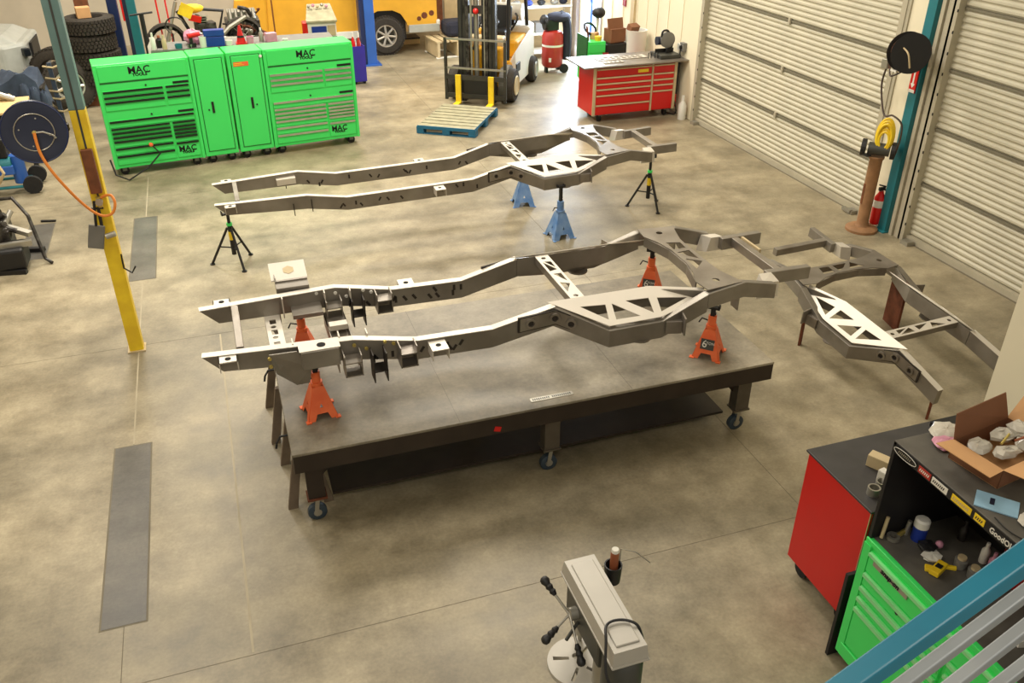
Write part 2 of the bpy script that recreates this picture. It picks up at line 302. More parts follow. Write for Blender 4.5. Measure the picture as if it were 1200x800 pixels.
# ================= CHASSIS FRAMES =================
def chassis(loc, rot, stretch, label, group, full=False, trunc=None, scale=1):
    root = thing('truck_frame', label, 'vehicle frame', loc, 0, group); root.rotation_euler = rot; root.scale = (scale,)*3
    S = -stretch
    def side(s, trunc):
        pts = [(-2.44+S, .335, -.007), (-1.46+S, .411, -.012), (-1.02+S, .412, -.10), (-.47, .409, -.11), (0, .425, 0)]
        dep = [.125, .155, .15, .15, .155]
        b0 = .12
        if trunc is not None: pts = [(trunc, .41, -.10)]+pts[4:]; dep = [.15]+dep[4:]; b0 = 0
        front = [(x, s*y, z) for x, y, z in pts]
        mid = [(0, .425, 0), (.35, .635, -.145), (.77, .63, -.145), (1.15, .60, .0)]
        rear = [(1.15, .60, .0), (1.49, .55, .02), (1.80, .515, -.06)]
        tail = [(1.83, .345, -.045), (2.0 if trunc is not None and s > 0 else 2.22, .36, -.045)]
        part('rail', MB().sweep(front, .055, dep, b0), 'steel_side', root, .004)
        part('outrigger_rail', MB().sweep([(x, s*y, z) for x, y, z in mid], .065, [.155, .14, .14, .15]), 'steel_side', root, .004)
        part('rear_rail', MB().sweep([(x, s*y, z) for x, y, z in rear], .06, .125), 'steel_side', root, .004)
        if trunc is None or s < 0: part('tail_rail', MB().sweep([(x, s*y, z) for x, y, z in tail], .06, .105), 'steel_side', root, .004)
        if trunc is None or s < 0: part('tail_gusset', MB().hexa([(1.68, s*.48, -.2), (1.86, s*.50, -.2), (1.86, s*.37, -.17), (1.72, s*.37, -.17), (1.72, s*.49, -.06), (1.86, s*.49, -.07), (1.86, s*.37, -.045), (1.75, s*.37, -.045)]), 'plate', root)
        part('inner_wall', MB().sweep([(0, s*.40, 0), (.77, s*.40, 0), (1.16, s*.57, 0)], .012, .15), 'steel_side', root)
        # top caps along the main rail, overhead reflection put into their bright colour
        part('top_sheen', MB().sweep([(x, y, z+.004) for x, y, z in front], .060, .005), 'plate', root)
        outer = [(-.05, -.012), (0, .02), (.352, .265), (.765, .262), (1.13, .17), (1.2, .08), (.77, -.012)]
        holes = [[(.184, .07), (.38, .085), (.365, .215)], [(.43, .085), (.614, .225), (.419, .222)], [(.542, .08), (.728, .087), (.727, .22)], [(.794, .097), (1.036, .135), (.786, .218)]]
        me = plate_mesh('truss_plate', [(x, v) for x, v in outer], holes, .006)
        if s > 0: pass
        R = Matrix.Translation((0, s*.41, .012)) @ (Matrix.Rotation(math.radians(-31), 4, 'X') if s > 0 else Matrix.Scale(-1, 4, (0, 1, 0)) @ Matrix.Rotation(math.radians(-31), 4, 'X'))
        me.transform(R); o = link('truss_plate', me, M['truss_sheen'], root); o['label'] = 'bright plate with four triangular holes'
        # round bushing pads on the web, plug-weld slots, cups
        yy = s*(.425+.034)
        b = MB(); b.sweep([(-.27, s*.450, -.052), (0, s*.4665, -.022), (.14, s*.536, -.075)], .016, .105); 
        part('bushing_plate', b, 'steel', root)
        part('bushing_outline', MB().sweep([(-.285, s*.449, -.045), (0, s*.4645, -.015), (.155, s*.54, -.07)], .016, .12), 'weld', root)
        for (bx, by, bz, nx) in ((-.19, .455, -.096, -.04), (-.01, .470, -.074, -.2), (.10, .52, -.115, -.45)):
            bu = part('bushing', MB().ring([(0, .040), (.022, .040), (.022, .024), (.006, .024)], (bx, s*by, bz), (nx, s, 0), 16), 'steel', root)
            part('bushing_hole', MB().ring([(.0, .022), (.010, .022)], (bx, s*by, bz), (nx, s, 0), 12), 'weld', bu)
        part('cup_bracket', MB().ring([(0, .085), (.012, .085)], (.62, s*.60, -.29), (0, 0, 1), 16), 'steel', root)
        part('step_bracket', MB().cbox((.86, s*.66, -.20), (.12, .06, .1), s*.25).cbox((.92, s*.70, -.17), (.012, .12, .14), s*.25), 'steel', root)
        b = MB()
        for _ in range(12):
            x = random.uniform(-1.4+S, -.3); z = (-.10-(.012 if x > -.5 else 0))-.075+random.uniform(-.03, .03)
            for q in (1, -1): b.cbox((x, s*(.410+q*.0285), z), (.020, .003, .048), 0, 0, random.choice((.6, -.6, 0)))
        if trunc is None: part('plug_weld', b, 'weld', root, kind='stuff')
        if trunc is None:
            part('body_mount', MB().box(-.95, min(s*.44, s*.58), -.125, -.83, max(s*.44, s*.58), -.118).box(-.95, min(s*.44, s*.58), -.2, -.944, max(s*.44, s*.58), -.12).box(-.836, min(s*.44, s*.58), -.2, -.83, max(s*.44, s*.58), -.12), 'plate', root)
            part('mount_hole', MB().ring([(0, .02), (.002, .02)], (-.89, s*.51, -.118), (0, 0, 1), 12), 'hole', root)
    for s in (-1, 1): side(s, trunc if trunc is None else (trunc if s > 0 else trunc-.4))
    # tail tube
    part('tail_crossmember', MB().box(1.92, -.33, -.125, 1.985, .33, -.048), 'steel', root, .004)
    # transmission crossmember with triangular holes
    outer = [(.17, -.40), (.29, -.40), (.26, .40), (.14, .40)]
    me = plate_mesh('cross_plate', [(.15, -.40), (.26, -.40), (.26, .40), (.15, .40)], [circ(.205, .34, .02), circ(.205, -.34, .02), [(.17, .27), (.17, .1), (.24, .12)], [(.24, .27), (.24, .15), (.185, .28)], [(.17, -.27), (.17, -.1), (.24, -.14)], [(.24, .05), (.24, -.1), (.175, .05)]], .006)
    k = link('cross_plate', me, M['plate'], root)
    kk = part('cross_channel', MB().box(.15, -.40, -.055, .156, .40, 0).box(.254, -.40, -.055, .26, .40, 0), 'steel', root)
    # rear X-shaped crossmember
    L = [(1.16, .60), (1.14, .44), (1.20, .30), (1.235, .12), (1.235, -.12), (1.20, -.30), (1.14, -.44), (1.16, -.60), (1.48, -.56), (1.41, -.33), (1.40, -.12), (1.40, .12), (1.41, .33), (1.48, .56)]
    H_ = [circ(1.30, .47, .028), circ(1.30, -.47, .028), [(1.26, .27), (1.26, .13), (1.37, .13), (1.375, .24)], [(1.26, .07), (1.37, .08), (1.37, -.09), (1.31, -.02)], [(1.265, -.06), (1.26, -.25), (1.37, -.14)]]
    me = plate_mesh('rear_crossmember', L, H_, .008); me.transform(Matrix.Translation((0, 0, .014))); link('rear_crossmember', me, M['steel'], root)['label'] = 'wide cut-out plate crossmember'
    part('crossmember_web', MB().sweep([(1.15, .44, .012), (1.23, .15, .012), (1.23, -.15, .012), (1.15, -.44, .012)], .01, .08).sweep([(1.46, .50, .012), (1.41, .3, .012), (1.41, -.3, .012), (1.46, -.50, .012)], .01, .08), 'steel', root)
    if trunc is None:
        xf = -2.2+S
        part('front_tube', MB().box(xf-.02, -.31, -.06, xf+.03, .31, .002), 'steel', root, .004)
        for s in (-1, 1):
            a, b_ = sorted((s*.37, s*.46))
            part('bumper_mount', MB().box(xf-.14, a, -.02, xf-.02, b_, -.012).box(xf-.14, a, -.09, xf-.134, b_, -.012).box(xf-.026, a, -.09, xf-.02, b_, -.012), 'plate', root)
            part('mount_hole', MB().ring([(0, .02), (.002, .02)], (xf-.08, s*.42, -.012), (0, 0, 1), 12), 'hole', root)
            if not full:
                part('spring_bracket', MB().box(-1.72+S, min(s*.38, s*.30), -.12, -1.50+S, max(s*.38, s*.30), -.05), 'plate', root)
                part('shackle_tab', MB().box(-1.42+S, s*.45-.003, -.2, -1.41+S, s*.45+.003, -.06), 'weld', root); part('shackle_tab', MB().box(-1.62+S, s*.45-.003, -.22, -1.61+S, s*.45+.003, -.08), 'weld', root)
    if full:
        for s in (-1, 1):
            # shock tower boxes outboard
            a, b_ = sorted((s*.38, s*.53))
            if s < 0:
                part('tower_box', MB().box(-1.82, a, -.13, -1.57, b_, .0), 'steel_side', root, .003)
                part('tower_top', MB().box(-1.83, min(s*.39, s*.52), .0, -1.56, max(s*.39, s*.52), .006), 'plate', root)
                part('mount_hole', MB().ring([(0, .03), (.002, .03)], (-1.68, s*.46, .006), (0, 0, 1), 14), 'hole', root)
            if s > 0:
                part('tower_arm', MB().box(-1.88, .44, -.05, -1.64, .60, .018).box(-1.88, .56, .0, -1.874, .74, .05), 'steel_side', root)
                b = MB().cbox((-1.77, .66, .055), (.27, .20, .008), 0, .30)
                part('tower_pad', b, 'plate', root)
                part('tower_pad_side', MB().box(-1.88, .54, -.02, -1.64, .56, .03), 'steel', root)
                part('mount_hole', MB().ring([(0, .045), (.002, .045)], (-1.765, .66, .060), (0, -.295, .955), 6), 'tan', root)
            # gusset plates dropping inboard/down from the rail
            o = part('crossmember_gusset', MB().hexa([(-1.98, .335, -.2), (-1.93, .30, -.31), (-1.90, .30, -.31), (-1.88, .335, -.2), (-2.02, .345, -.04), (-1.99, .365, -.04), (-1.90, .365, -.04), (-1.88, .345, -.04)]) if s > 0 else MB().add([(-2.02, -.437, -.02), (-1.99, -.440, -.17), (-1.87, -.41, -.30), (-1.78, -.41, -.30), (-1.76, -.445, -.16), (-1.84, -.445, -.02), (-2.02, -.447, -.02), (-1.99, -.450, -.17), (-1.87, -.42, -.30), (-1.78, -.42, -.30), (-1.76, -.455, -.16), (-1.84, -.455, -.02)], [(0, 1, 2, 3, 4, 5), (11, 10, 9, 8, 7, 6)]+[(i, (i+1) % 6, 6+(i+1) % 6, 6+i) for i in range(6)]), 'steel_side', root)
            for (bx, bz) in ((-2.02, -.05), (-2.02, -.11), (-1.60, -.03), (-1.46, -.05), (-1.38, -.09), (-1.25, -.06), (-1.19, -.085)):
                part('bolt', MB().ring([(0, .014), (.012, .012)], (bx, s*.440 if s < 0 else .378, bz), (0, -1, 0), 8), 'brass' if s < 0 else 'paper', root)
            # engine and body mount boxes
            ys_ = sorted((s*.37, s*.25)) if s > 0 else sorted((s*.45, s*.57))
            for bx in (-1.50, -1.12):
                part('mount_box', MB().box(bx-.05, ys_[0], -.22, bx+.07, ys_[1], -.212).box(bx-.05, ys_[0], -.22, bx-.043, ys_[1], -.06).box(bx+.063, ys_[0], -.22, bx+.07, ys_[1], -.06).box(bx-.05, ys_[0], -.12, bx+.07, ys_[1], -.112), 'steel', root)
            part('link_bracket', MB().box(-1.36, ys_[0], -.30, -1.352, ys_[1], -.08).box(-1.27, ys_[0], -.30, -1.262, ys_[1], -.08).box(-1.36, ys_[0], -.22, -1.26, ys_[1], -.212), 'weld', root)
            part('web_rib', MB().box(-1.86, min(s*.30, s*.38), -.16, -1.852, max(s*.30, s*.38), .0).box(-1.55, min(s*.30, s*.38), -.16, -1.542, max(s*.30, s*.38), .0).box(-1.36, min(s*.30, s*.38), -.16, -1.352, max(s*.30, s*.38), -.01), 'plate', root)
            part('spring_pocket', MB().box(-1.80, min(s*.20, s*.38), -.13, -1.58, max(s*.20, s*.38), -.10), 'steel', root)
            # rear tabs
            part('shock_tab', MB().box(1.46, s*.52-.05, -.22, 1.468, s*.52+.05, -.03), 'steel', root)
        # crossmember with square holes
        hs = [rect(-1.985+.015, y-.035, -1.925, y+.035) for y in (.24, .08, -.10, -.26)]+[circ(-1.95, 0, .02), circ(-1.95, .16, .02)]
        me = plate_mesh('front_crossmember', rect(-2.0, -.38, -1.89, .38), hs, .008); me.transform(Matrix.Translation((0, 0, -.15))); link('front_crossmember', me, M['plate'], root)['label'] = 'narrow plate crossmember with square holes'
        part('crossmember_flange', MB().box(-2.0, -.38, -.23, -1.994, .38, -.15).box(-1.896, -.38, -.23, -1.89, .38, -.15), 'steel', root)
        # stepped engine crossmember
        b = MB(); 
        for i, y in enumerate([.36, .24, .12, 0, -.12, -.24]): b.box(-1.57, y-.12, -.20-(.03 if i in (2, 3) else 0), -1.42, y, -.19-(.03 if i in (2, 3) else 0))
        part('engine_crossmember', b.box(-1.57, -.36, -.30, -1.563, .36, -.19).box(-1.427, -.36, -.30, -1.42, .36, -.19), 'steel', root)
        part('crossmember_step', MB().box(-1.56, .05, -.19, -1.43, .12, -.15), 'plate', root); part('crossmember_step', MB().box(-1.56, -.26, -.19, -1.43, -.18, -.14), 'plate', root)
        part('spreader_plate', MB().box(2.0, .02, -.14, 2.02, .30, -.04), 'tan', root)
    return root
chassis((2.094, 5.63, 1.315), (0, 0, 0), 0, 'bare steel truck frame on orange jack stands on top of the welding table', 'bare steel truck frames', True)
chassis((3.19, 9.87, .862), (0, -.032, 0), .93, 'bare steel truck frame farther back on blue and black floor stands', 'bare steel truck frames')
chassis((5.565, 4.98, .505), (0, -.096, 1.638), 0, 'bare steel rear half of a truck frame standing on steel legs beside the welding table', 'bare steel truck frames', False, -.50, .951)
# legs under the third frame
f3 = [o for o in bpy.data.objects if o.name.startswith('truck_frame')][-1]
for nm, x, y, h, wd, lab in (('frame_prop', 4.97, 5.99, .50, .05, 'thin rusty upright bar under the near rear rail of the leg-mounted frame'), ('frame_prop', 5.27, 4.60, .27, .04, 'short dark prop under the cut front end of the leg-mounted frame')):
    tag(part(nm, MB().cbox((x, y, h/2), (wd, .02, h), .6), 'rust'), lab, 'support leg')
tag(part('frame_prop', MB().cbox((6.06, 6.03, .26), (.025, .26, .52), -.2), 'rust'), 'wide dark steel plate propping the far rail of the leg-mounted frame', 'support leg')

# ================= WELDING TABLE =================
t = thing('welding_table', 'long dark steel welding table on casters holding a truck frame', 'table', (0, 0, 0))
TX0, TX1, TY0, TY1, TZ = .11, 3.82, 4.85, 6.58, .70
part('tabletop', MB().box(TX0, TY0, TZ-.02, TX1, TY1, TZ), 'tabletop', t, .003)
for x in (1.27, 2.6): part('top_seam', MB().box(x, TY0+.01, TZ-.001, x+.003, TY1, TZ+.0006), 'legsteel', t)
for b in (MB().box(TX0+.003, TY0+.003, TZ-.16, TX1-.003, TY0+.015, TZ-.02), MB().box(TX0+.003, TY1-.015, TZ-.16, TX1-.003, TY1-.003, TZ-.02), MB().box(TX0+.003, TY0+.015, TZ-.16, TX0+.015, TY1-.015, TZ-.02), MB().box(TX1-.015, TY0+.015, TZ-.16, TX1-.003, TY1-.015, TZ-.02)):
    part('apron', b, 'tableside', t)
part('under_table_shade', MB().box(.36, 5.10, .10, 3.59, 6.38, .12), 'tableside', t)  # dark slab added to stand in for the shade under the table
for x in (.18, 1.95, 3.60):
    for y in (5.0, 6.42):
        lg = part('leg', MB().box(x-.0, y-.05, .22, x+.12, y+.05, TZ-.16), 'legsteel' if x > 1 else 'tableside', t)
        cx, cy = x+.06, y-.0
        part('caster_plate', MB().box(cx-.07, cy-.06, .205, cx+.07, cy+.06, .22), 'rust' if x < 1 else 'legsteel', lg)
        part('caster_fork', MB().cbox((cx-.01, cy-.034, .13), (.03, .005, .15), 0, 0, .15).cbox((cx-.01, cy+.034, .13), (.03, .005, .15), 0, 0, .15), 'zinc', lg)
        part('caster_wheel', MB().ring([(0, .055), (.006, .068), (.044, .068), (.05, .055)], (cx-.01, cy-.025, .068), (0, 1, 0), 18), 'caster_blue', lg, smooth=True)
        part('wheel_hub', MB().ring([(0, .03), (.056, .03)], (cx-.01, cy-.028, .068), (0, 1, 0), 10), 'zinc', lg)
        s = 1 if x < 3 else -1
        part('gusset', MB().add([(x+(.12 if s > 0 else 0), y+.03, .54), (x+(.12 if s > 0 else 0)+s*.16, y+.03, .54), (x+(.12 if s > 0 else 0), y+.03, .36), (x+(.12 if s > 0 else 0), y+.02, .54), (x+(.12 if s > 0 else 0)+s*.16, y+.02, .54), (x+(.12 if s > 0 else 0), y+.02, .36)], [(0, 1, 2), (5, 4, 3), (0, 3, 4, 1), (1, 4, 5, 2), (2, 5, 3, 0)]), 'tableside', lg)
for y in (5.15, 6.05): part('hook', MB().tube([(TX0, y, .66), (TX0-.05, y, .66), (TX0-.08, y-.01, .62), (TX0-.09, y-.02, .58)], .008), 'black', t)
part('red_tag', MB().cbox((1.545, TY0-.001, .585), (.05, .002, .04), 0, 0, .3), 'red', t)
np_ = part('name_plate', MB().box(1.83, 4.93, TZ, 2.16, 4.975, TZ+.004), 'zinc', t)
b = MB()
for k in range(20):
    if k != 9: b.box(1.845+k*.0152, 4.942, TZ+.004, 1.845+k*.0152+.009, 4.964, TZ+.005)
part('name_plate_print', b, 'castdark', np_)
def sawhorse(x, y, label, rz=0):
    r = thing('sawhorse', label, 'sawhorse', (x, y, 0), rz, 'sawhorses under the left end of the welding table')
    part('beam', MB().box(-.04, -.3, .44, .04, .3, .52), 'sawhorse', r)
    for j in (-1, 1):
        for i in (-1, 1):
            part('leg', MB().hexa([(i*.13-.035, j*.27-.02, 0), (i*.13+.035, j*.27-.02, 0), (i*.13+.035, j*.27+.02, 0), (i*.13-.035, j*.27+.02, 0), (i*.04-.03, j*.24-.02, .5), (i*.04+.03, j*.24-.02, .5), (i*.04+.03, j*.24+.02, .5), (i*.04-.03, j*.24+.02, .5)]), 'sawhorse', r)
    return r
sawhorse(.20, 5.44, 'rusty steel sawhorse under the near left corner of the welding table')
sawhorse(.16, 6.28, 'grey steel sawhorse behind, under the far left corner of the welding table')

# ================= JACK STANDS =================
def jack_stand(x, y, z, top, main, label, group, rz=0, s=1.0):
    r = thing('jack_stand', label, 'jack stand', (x, y, z), rz, group)
    H = .245*s; a, b = .104*s, .05*s
    for k in range(4):
        an = k*PI/2
        me = plate_mesh('leg_panel', [(-a, 0), (-a*.55, 0), (-a*.36, H*.20), (a*.36, H*.20), (a*.55, 0), (a, 0), (b*.8, H), (-b*.8, H)], [[(-.012, H*.38), (.012, H*.38), (0, H*.5)]], .004)
        tilt = math.atan2(a-b*.7, H)
        me.transform(Matrix.Rotation(an, 4, 'Z') @ Matrix.Translation((0, -a, 0)) @ Matrix.Rotation(PI/2-tilt, 4, 'X'))
        link('side_panel', me, M[main], r)
    for i in (-1, 1):
        for j in (-1, 1): part('foot', MB().box(i*a-.018, j*a-.018, 0, i*a+.018, j*a+.018, .008), main, r)
    part('collar', MB().ring([(0, .042*s), (.03, .042*s), (.03, .032*s), (.11*s, .032*s)], (0, 0, H-.01), (0, 0, 1), 14), main, r, smooth=True)
    po = part('ratchet_post', MB().box(-.017, -.017, H, .017, .017, top-.03), 'black', r)
    for k in range(5): part('tooth', MB().box(.017, -.01, H+.05+k*.03, .024, .01, H+.065+k*.03), 'black', po) if H+.065+k*.03 < top-.05 else None
    part('saddle', MB().box(-.05, -.022, top-.03, .05, .022, top-.012).box(-.05, -.022, top-.012, -.035, .022, top).box(.035, -.022, top-.012, .05, .022, top), 'black', r)
    part('ratchet_handle', MB().tube([(-.03, 0, H+.05), (-.08, 0, H+.06), (-.10, 0, H+.02)], .006), 'black', r)
    if main == 'orange' and abs(rz) > .5:
        tl_ = math.atan2(a-b*.7, H); lb = part('warning_label', MB().cbox((0, 0, 0), (.105, .001, .085)), 'castdark', r); lb.location = (0, -a+math.tan(tl_)*H*.50-.006, H*.50)
        lb.rotation_euler = (-tl_, 0, 0); text('label_number', '6', .085, 'paper', lb, (-.022, -.002, 0), (PI/2, 0, 0)); text('label_word', 'TON', .03, 'paper', lb, (.022, -.002, .01), (PI/2, 0, 0))
    return r
G = 'orange jack stands on the welding table'
jack_stand(.36, 5.30, TZ, .435, 'orange', 'orange jack stand at the near left corner of the welding table', G, .1)
jack_stand(.36, 6.10, TZ, .435, 'orange', 'orange jack stand at the far left of the table seen between the rails', G, -.2)
jack_stand(3.39, 5.13, TZ, .435, 'orange', 'orange jack stand at the near right corner of the welding table', G, -.75)
jack_stand(3.42, 6.23, TZ, .435, 'orange', 'orange jack stand at the far right of the table under the cut-out crossmember', G, -.65)
jack_stand(3.73, 9.16, 0, .655, 'blue_stand', 'blue jack stand with tall post under the near rail of the farther frame', 'blue jack stands on the floor', .1, 1.3)
jack_stand(3.66, 10.30, 0, .655, 'blue_stand', 'blue jack stand under the far rail of the farther frame', 'blue jack stands on the floor', -.2, 1.3)
def tripod(x, y, top, label, rz):
    r = thing('tripod_stand', label, 'tripod stand', (x, y, 0), rz, 'black tripod stands under the farther frame')
    for k in range(3):
        a = k*2*PI/3-PI/2
        lg = part('leg', MB().cyl((.26*math.cos(a), .26*math.sin(a), .01), (.03*math.cos(a), .03*math.sin(a), .44), .014), 'black', r)
        part('foot', MB().cyl((.26*math.cos(a), .26*math.sin(a), 0), (.26*math.cos(a), .26*math.sin(a), .012), .028), 'black', lg)
        part('strut', MB().cyl((.14*math.cos(a), .14*math.sin(a), .215), (0, 0, .2), .008), 'black', r)
    part('centre_tube', MB().cyl((0, 0, .12), (0, 0, .46), .026), 'black', r)
    part('post', MB().cyl((0, 0, .4), (0, 0, top-.02), .018), 'black', r)
    part('green_collar', MB().cyl((0, 0, .47), (0, 0, .50), .032), 'green', r)
    part('yellow_label', MB().cyl((0, 0, .30), (0, 0, .40), .0275), 'yellow', r)
    part('head', MB().box(-.06, -.02, top-.02, .06, .02, top).box(-.07, -.02, top-.02, -.06, .02, top+.03).box(.06, -.02, top-.02, .07, .02, top+.03), 'black', r)
tripod(-.06, 9.60, .62, 'black tripod stand under the front tip of the farther frame', .3)
tripod(5.17, 9.68, .68, 'black tripod stand under the tail of the farther frame', .1)

# ================= GREEN TOOL STORAGE =================
def logo(parent, u, z, s=1, y=-.012):
    text('brand_mark', 'MAC', .135*s, 'hole', parent, (u, y, z+.025*s), (PI/2, 0, 0), 0, .001, .0025*s, 1.0)
    text('brand_word', 'TOOLS', .052*s, 'hole', parent, (u, y, z-.035*s), (PI/2, 0, 0), 0, .001, .003*s, 1.15)
    cb = MB()
    for q0, q1, zz in ((-.115, -.10, .03), (.10, .115, .03)): cb.add([(u+q0*s, y, z-.012*s), (u+q1*s, y, z-.012*s), (u+(q0+q1)/2*s, y, z+zz*s)], [(0, 1, 2)])
    part('brand_crest', cb, 'hole', parent)
def drawer(par, u0, u1, z0, z1, hm, body='green', hh=.028):
    d = part('drawer', MB().box(u0+.004, -.014, z0+.004, u1-.004, .1, z1-.004), body, par, .003)
    part('drawer_handle', MB().box(u0+.01, -.030, z1-hh-.006, u1-.01, -.013, z1-.006), hm, d)
    return d
GA = math.atan2(.46, 3.55)
def gpos(u, v=0): return (-1.47+u*math.cos(GA)-v*math.sin(GA), 13.07+u*math.sin(GA)+v*math.cos(GA), 0)
def casters(par, u0, u1, d, h=.13):
    for u in (u0, u1):
        for v in (.1, d-.1):
            c = part('caster', MB().ring([(0, .05), (.008, .06), (.04, .06), (.048, .05)], (u, v-.024, .06), (0, 1, 0), 14), 'rubber', par, smooth=True)
            part('caster_fork', MB().box(u-.03, v-.034, .06, u+.03, v-.03, h).box(u-.03, v+.03, .06, u+.03, v+.034, h), 'grey', c)
def green_chest(u_start, W, hm, label):
    r = thing('tool_chest', label, 'tool chest', gpos(u_start), GA, 'bright green rolling tool chests')
    part('cabinet_body', MB().box(0, 0, .12, W, .45, 1.55), 'green', r, .01)
    part('hutch_door', MB().box(.05, -.012, 1.32, W-.04, .05, 1.53), 'green', r, .004)
    logo(r, .58*W/1.25, 1.42)
    m = .84
    part('lid_seam', MB().box(.04, -.004, 1.296, W-.03, .01, 1.312), 'green_dark', r)
    part('name_badge', MB().box(W-.26, -.008, 1.215, W-.05, .005, 1.245), 'blackgloss', r)
    part('name_badge', MB().box(W-.26, -.008, .815, W-.05, .005, .845), 'blackgloss', r)
    part('lock', MB().ring([(0, .013), (.01, .013)], (.62, 0, 1.235), (0, -1, 0), 10), 'black', r)
    part('lock', MB().ring([(0, .013), (.01, .013)], (.62, 0, .835), (0, -1, 0), 10), 'black', r)
    for z0, z1 in ((1.13, 1.205), (1.06, 1.13), (.93, 1.06)):
        drawer(r, .05, m, z0, z1, hm); drawer(r, m+.02, W-.05, z0, z1, hm)
    drawer(r, .05, W-.05, .70, .80, hm)
    for z0, z1 in ((.64, .70), (.58, .64), (.52, .58), (.42, .52), (.31, .42), (.17, .31)): drawer(r, .05, m, z0, z1, hm)
    for z0, z1 in ((.64, .70), (.59, .64), (.54, .59), (.49, .54), (.40, .49)): drawer(r, m+.02, W-.05, z0, z1, hm)
    d = drawer(r, m+.02, W-.05, .17, .40, hm); logo(d, m+.17, .27, .85, -.018)
    part('front_stile', MB().box(0, -.012, .12, .045, 0, 1.5), 'green', r); part('front_stile', MB().box(W-.04, -.012, .12, W, 0, 1.5), 'green', r)
    casters(r, .12, W-.12, .45); return r
def green_locker(u_start, W, hx, label, cut=False):
    r = thing('tool_locker', label, 'tool locker', gpos(u_start), GA, 'bright green tall side lockers')
    part('cabinet_body', MB().box(0, 0, .12, W, .45, 1.555), 'green', r, .01)
    d = part('door', MB().box(.06, -.014, .2, W-.05, .05, 1.5), 'green', r, .006)
    part('door_gap', MB().box(.05, -.004, .19, W-.04, .002, 1.51), 'green_dark', r)
    h = part('door_handle', MB().box(hx-.016, -.024, .75, hx+.016, -.012, .91), 'blackgloss', d)
    part('lock', MB().ring([(0, .012), (.012, .012)], (hx+(.06 if hx > .25 else -.06), -.012, .80), (0, -1, 0), 8), 'black', d)
    casters(r, .1, W-.1, .45, .13)
    return r
green_chest(0, 1.235, 'darkhandle', 'left bright green rolling tool chest with dark drawer handles')
green_locker(1.245, .475, .21, 'bright green tall locker joined to the chest with dark handles')
rl = green_locker(1.745, .50, .27, 'bright green tall locker with a red sticker near its top')
st_ = part('red_sticker', MB().box(.08, -.018, 1.36, .29, -.014, 1.42), 'orange', rl)
part('sticker_stripe', MB().box(.09, -.0195, 1.395, .20, -.018, 1.405).box(.09, -.0195, 1.375, .23, -.018, 1.382), 'yellow', st_)
part('round_magnet', MB().ring([(0, .022), (.012, .018)], (.475, -.005, 1.47), (0, -1, 0), 14), 'white', rl)
green_chest(2.255, 1.325, 'silver', 'right bright green rolling tool chest with silver drawer handles')
# hook with orange tip hanging on left chest drawers
hk = thing('bent_rod', 'black bent rod with an orange tip leaning on the left green chest', 'hook', (0, 0, 0))
part('rod', MB().tube([(-1.50, 12.95, .30), (-1.46, 12.88, .10), (-1.30, 12.85, .02), (-1.02, 12.98, .14), (-.84, 13.04, .30), (-.93, 13.06, .42)], .012), 'black', hk)
part('tip', MB().sphere((-.94, 13.06, .43), .03), 'orange', hk)

# bench behind the green chests with clutter
t = thing('work_bench', 'low grey workbench behind the green tool chests', 'workbench', (0, 0, 0))
part('bench_top', MB().box(-.75, 14.04, 1.46, 1.9, 14.6, 1.50), 'grey', t)
for x in (-.65, 1.8):
    for y in (14.12, 14.5): part('leg', MB().box(x-.03, y-.03, 0, x+.03, y+.03, 1.46), 'legsteel', t)
def bottle(x, y, z, r, h, m, label, cap='white', cat='bottle', group=None, name='spray_bottle'):
    o = thing(name, label, cat, (x, y, z), 0, group)
    part('bottle_body', MB().ring([(0, r*.95), (h*.04, r), (h*.62, r), (h*.78, r*.4), (h*.84, r*.38)], (0, 0, 0), (0, 0, 1), 12), m, o, smooth=True)
    part('bottle_cap', MB().ring([(h*.82, r*.45), (h, r*.4)], (0, 0, 0), (0, 0, 1), 10), cap, o); return o
def cup(x, y, z, r, h, m, label, cat='cup', name='cup', top=1.1):
    return tag(part(name, MB().ring([(0, r), (h, r*top), (h, r*top*.9), (.01, r*.85)], (x, y, z), (0, 0, 1), 14), m, None, smooth=True), label, cat)
BZ = 1.50
bottle(-.70, 14.1, BZ, .035, .24, 'white', 'tall white bottle leftmost on the bench behind the green chest', 'paper')
bottle(-.55, 14.1, BZ, .033, .20, 'tan', 'cream bottle with small neck right of the tall white bottle', 'tan')
bottle(-.62, 14.25, BZ, .05, .17, 'blackgloss', 'squat black bottle behind the tall white bottle', 'copper')
cup(-.36, 14.1, BZ, .05, .06, 'teal', 'low teal tub on the bench behind the green chest', 'tub', 'tub')
cup(-.20, 14.1, BZ, .04, .05, 'zinc', 'low metal tin beside the teal tub', 'tin', 'tin')
d = thing('power_drill', 'red and black power drill lying on the bench behind the lockers', 'drill', (-.14, 14.12, BZ), .4)
part('motor_housing', MB().cyl((-.08, 0, .16), (.10, 0, .17), .035), 'red', d); part('grip', MB().cbox((-.04, 0, .08), (.04, .04, .15)), 'black', d); part('battery', MB().cbox((-.04, 0, .03), (.11, .07, .06)), 'black', d); part('chuck', MB().cyl((.10, 0, .17), (.15, 0, .17), .022, .012), 'zinc', d)
cup(-.01, 14.08, BZ, .05, .15, 'white', 'white foam cup left of the blue bin', 'cup', 'foam_cup')
t = thing('storage_bin', 'blue plastic bin standing on end behind the green lockers', 'bin', (.155, 14.1, BZ))
part('bin_wall', MB().box(-.14, -.05, 0, .14, .06, .14), 'blue', t, .008); part('bin_upper', MB().box(-.145, -.055, .145, .145, .065, .235), 'blue', t, .008)
cup(.35, 14.1, BZ, .05, .07, 'white', 'small round white pot right of the blue bin', 'pot', 'pot')
t = thing('safety_cone', 'small red cone standing on the bench behind the right locker', 'cone', (.53, 14.15, BZ))
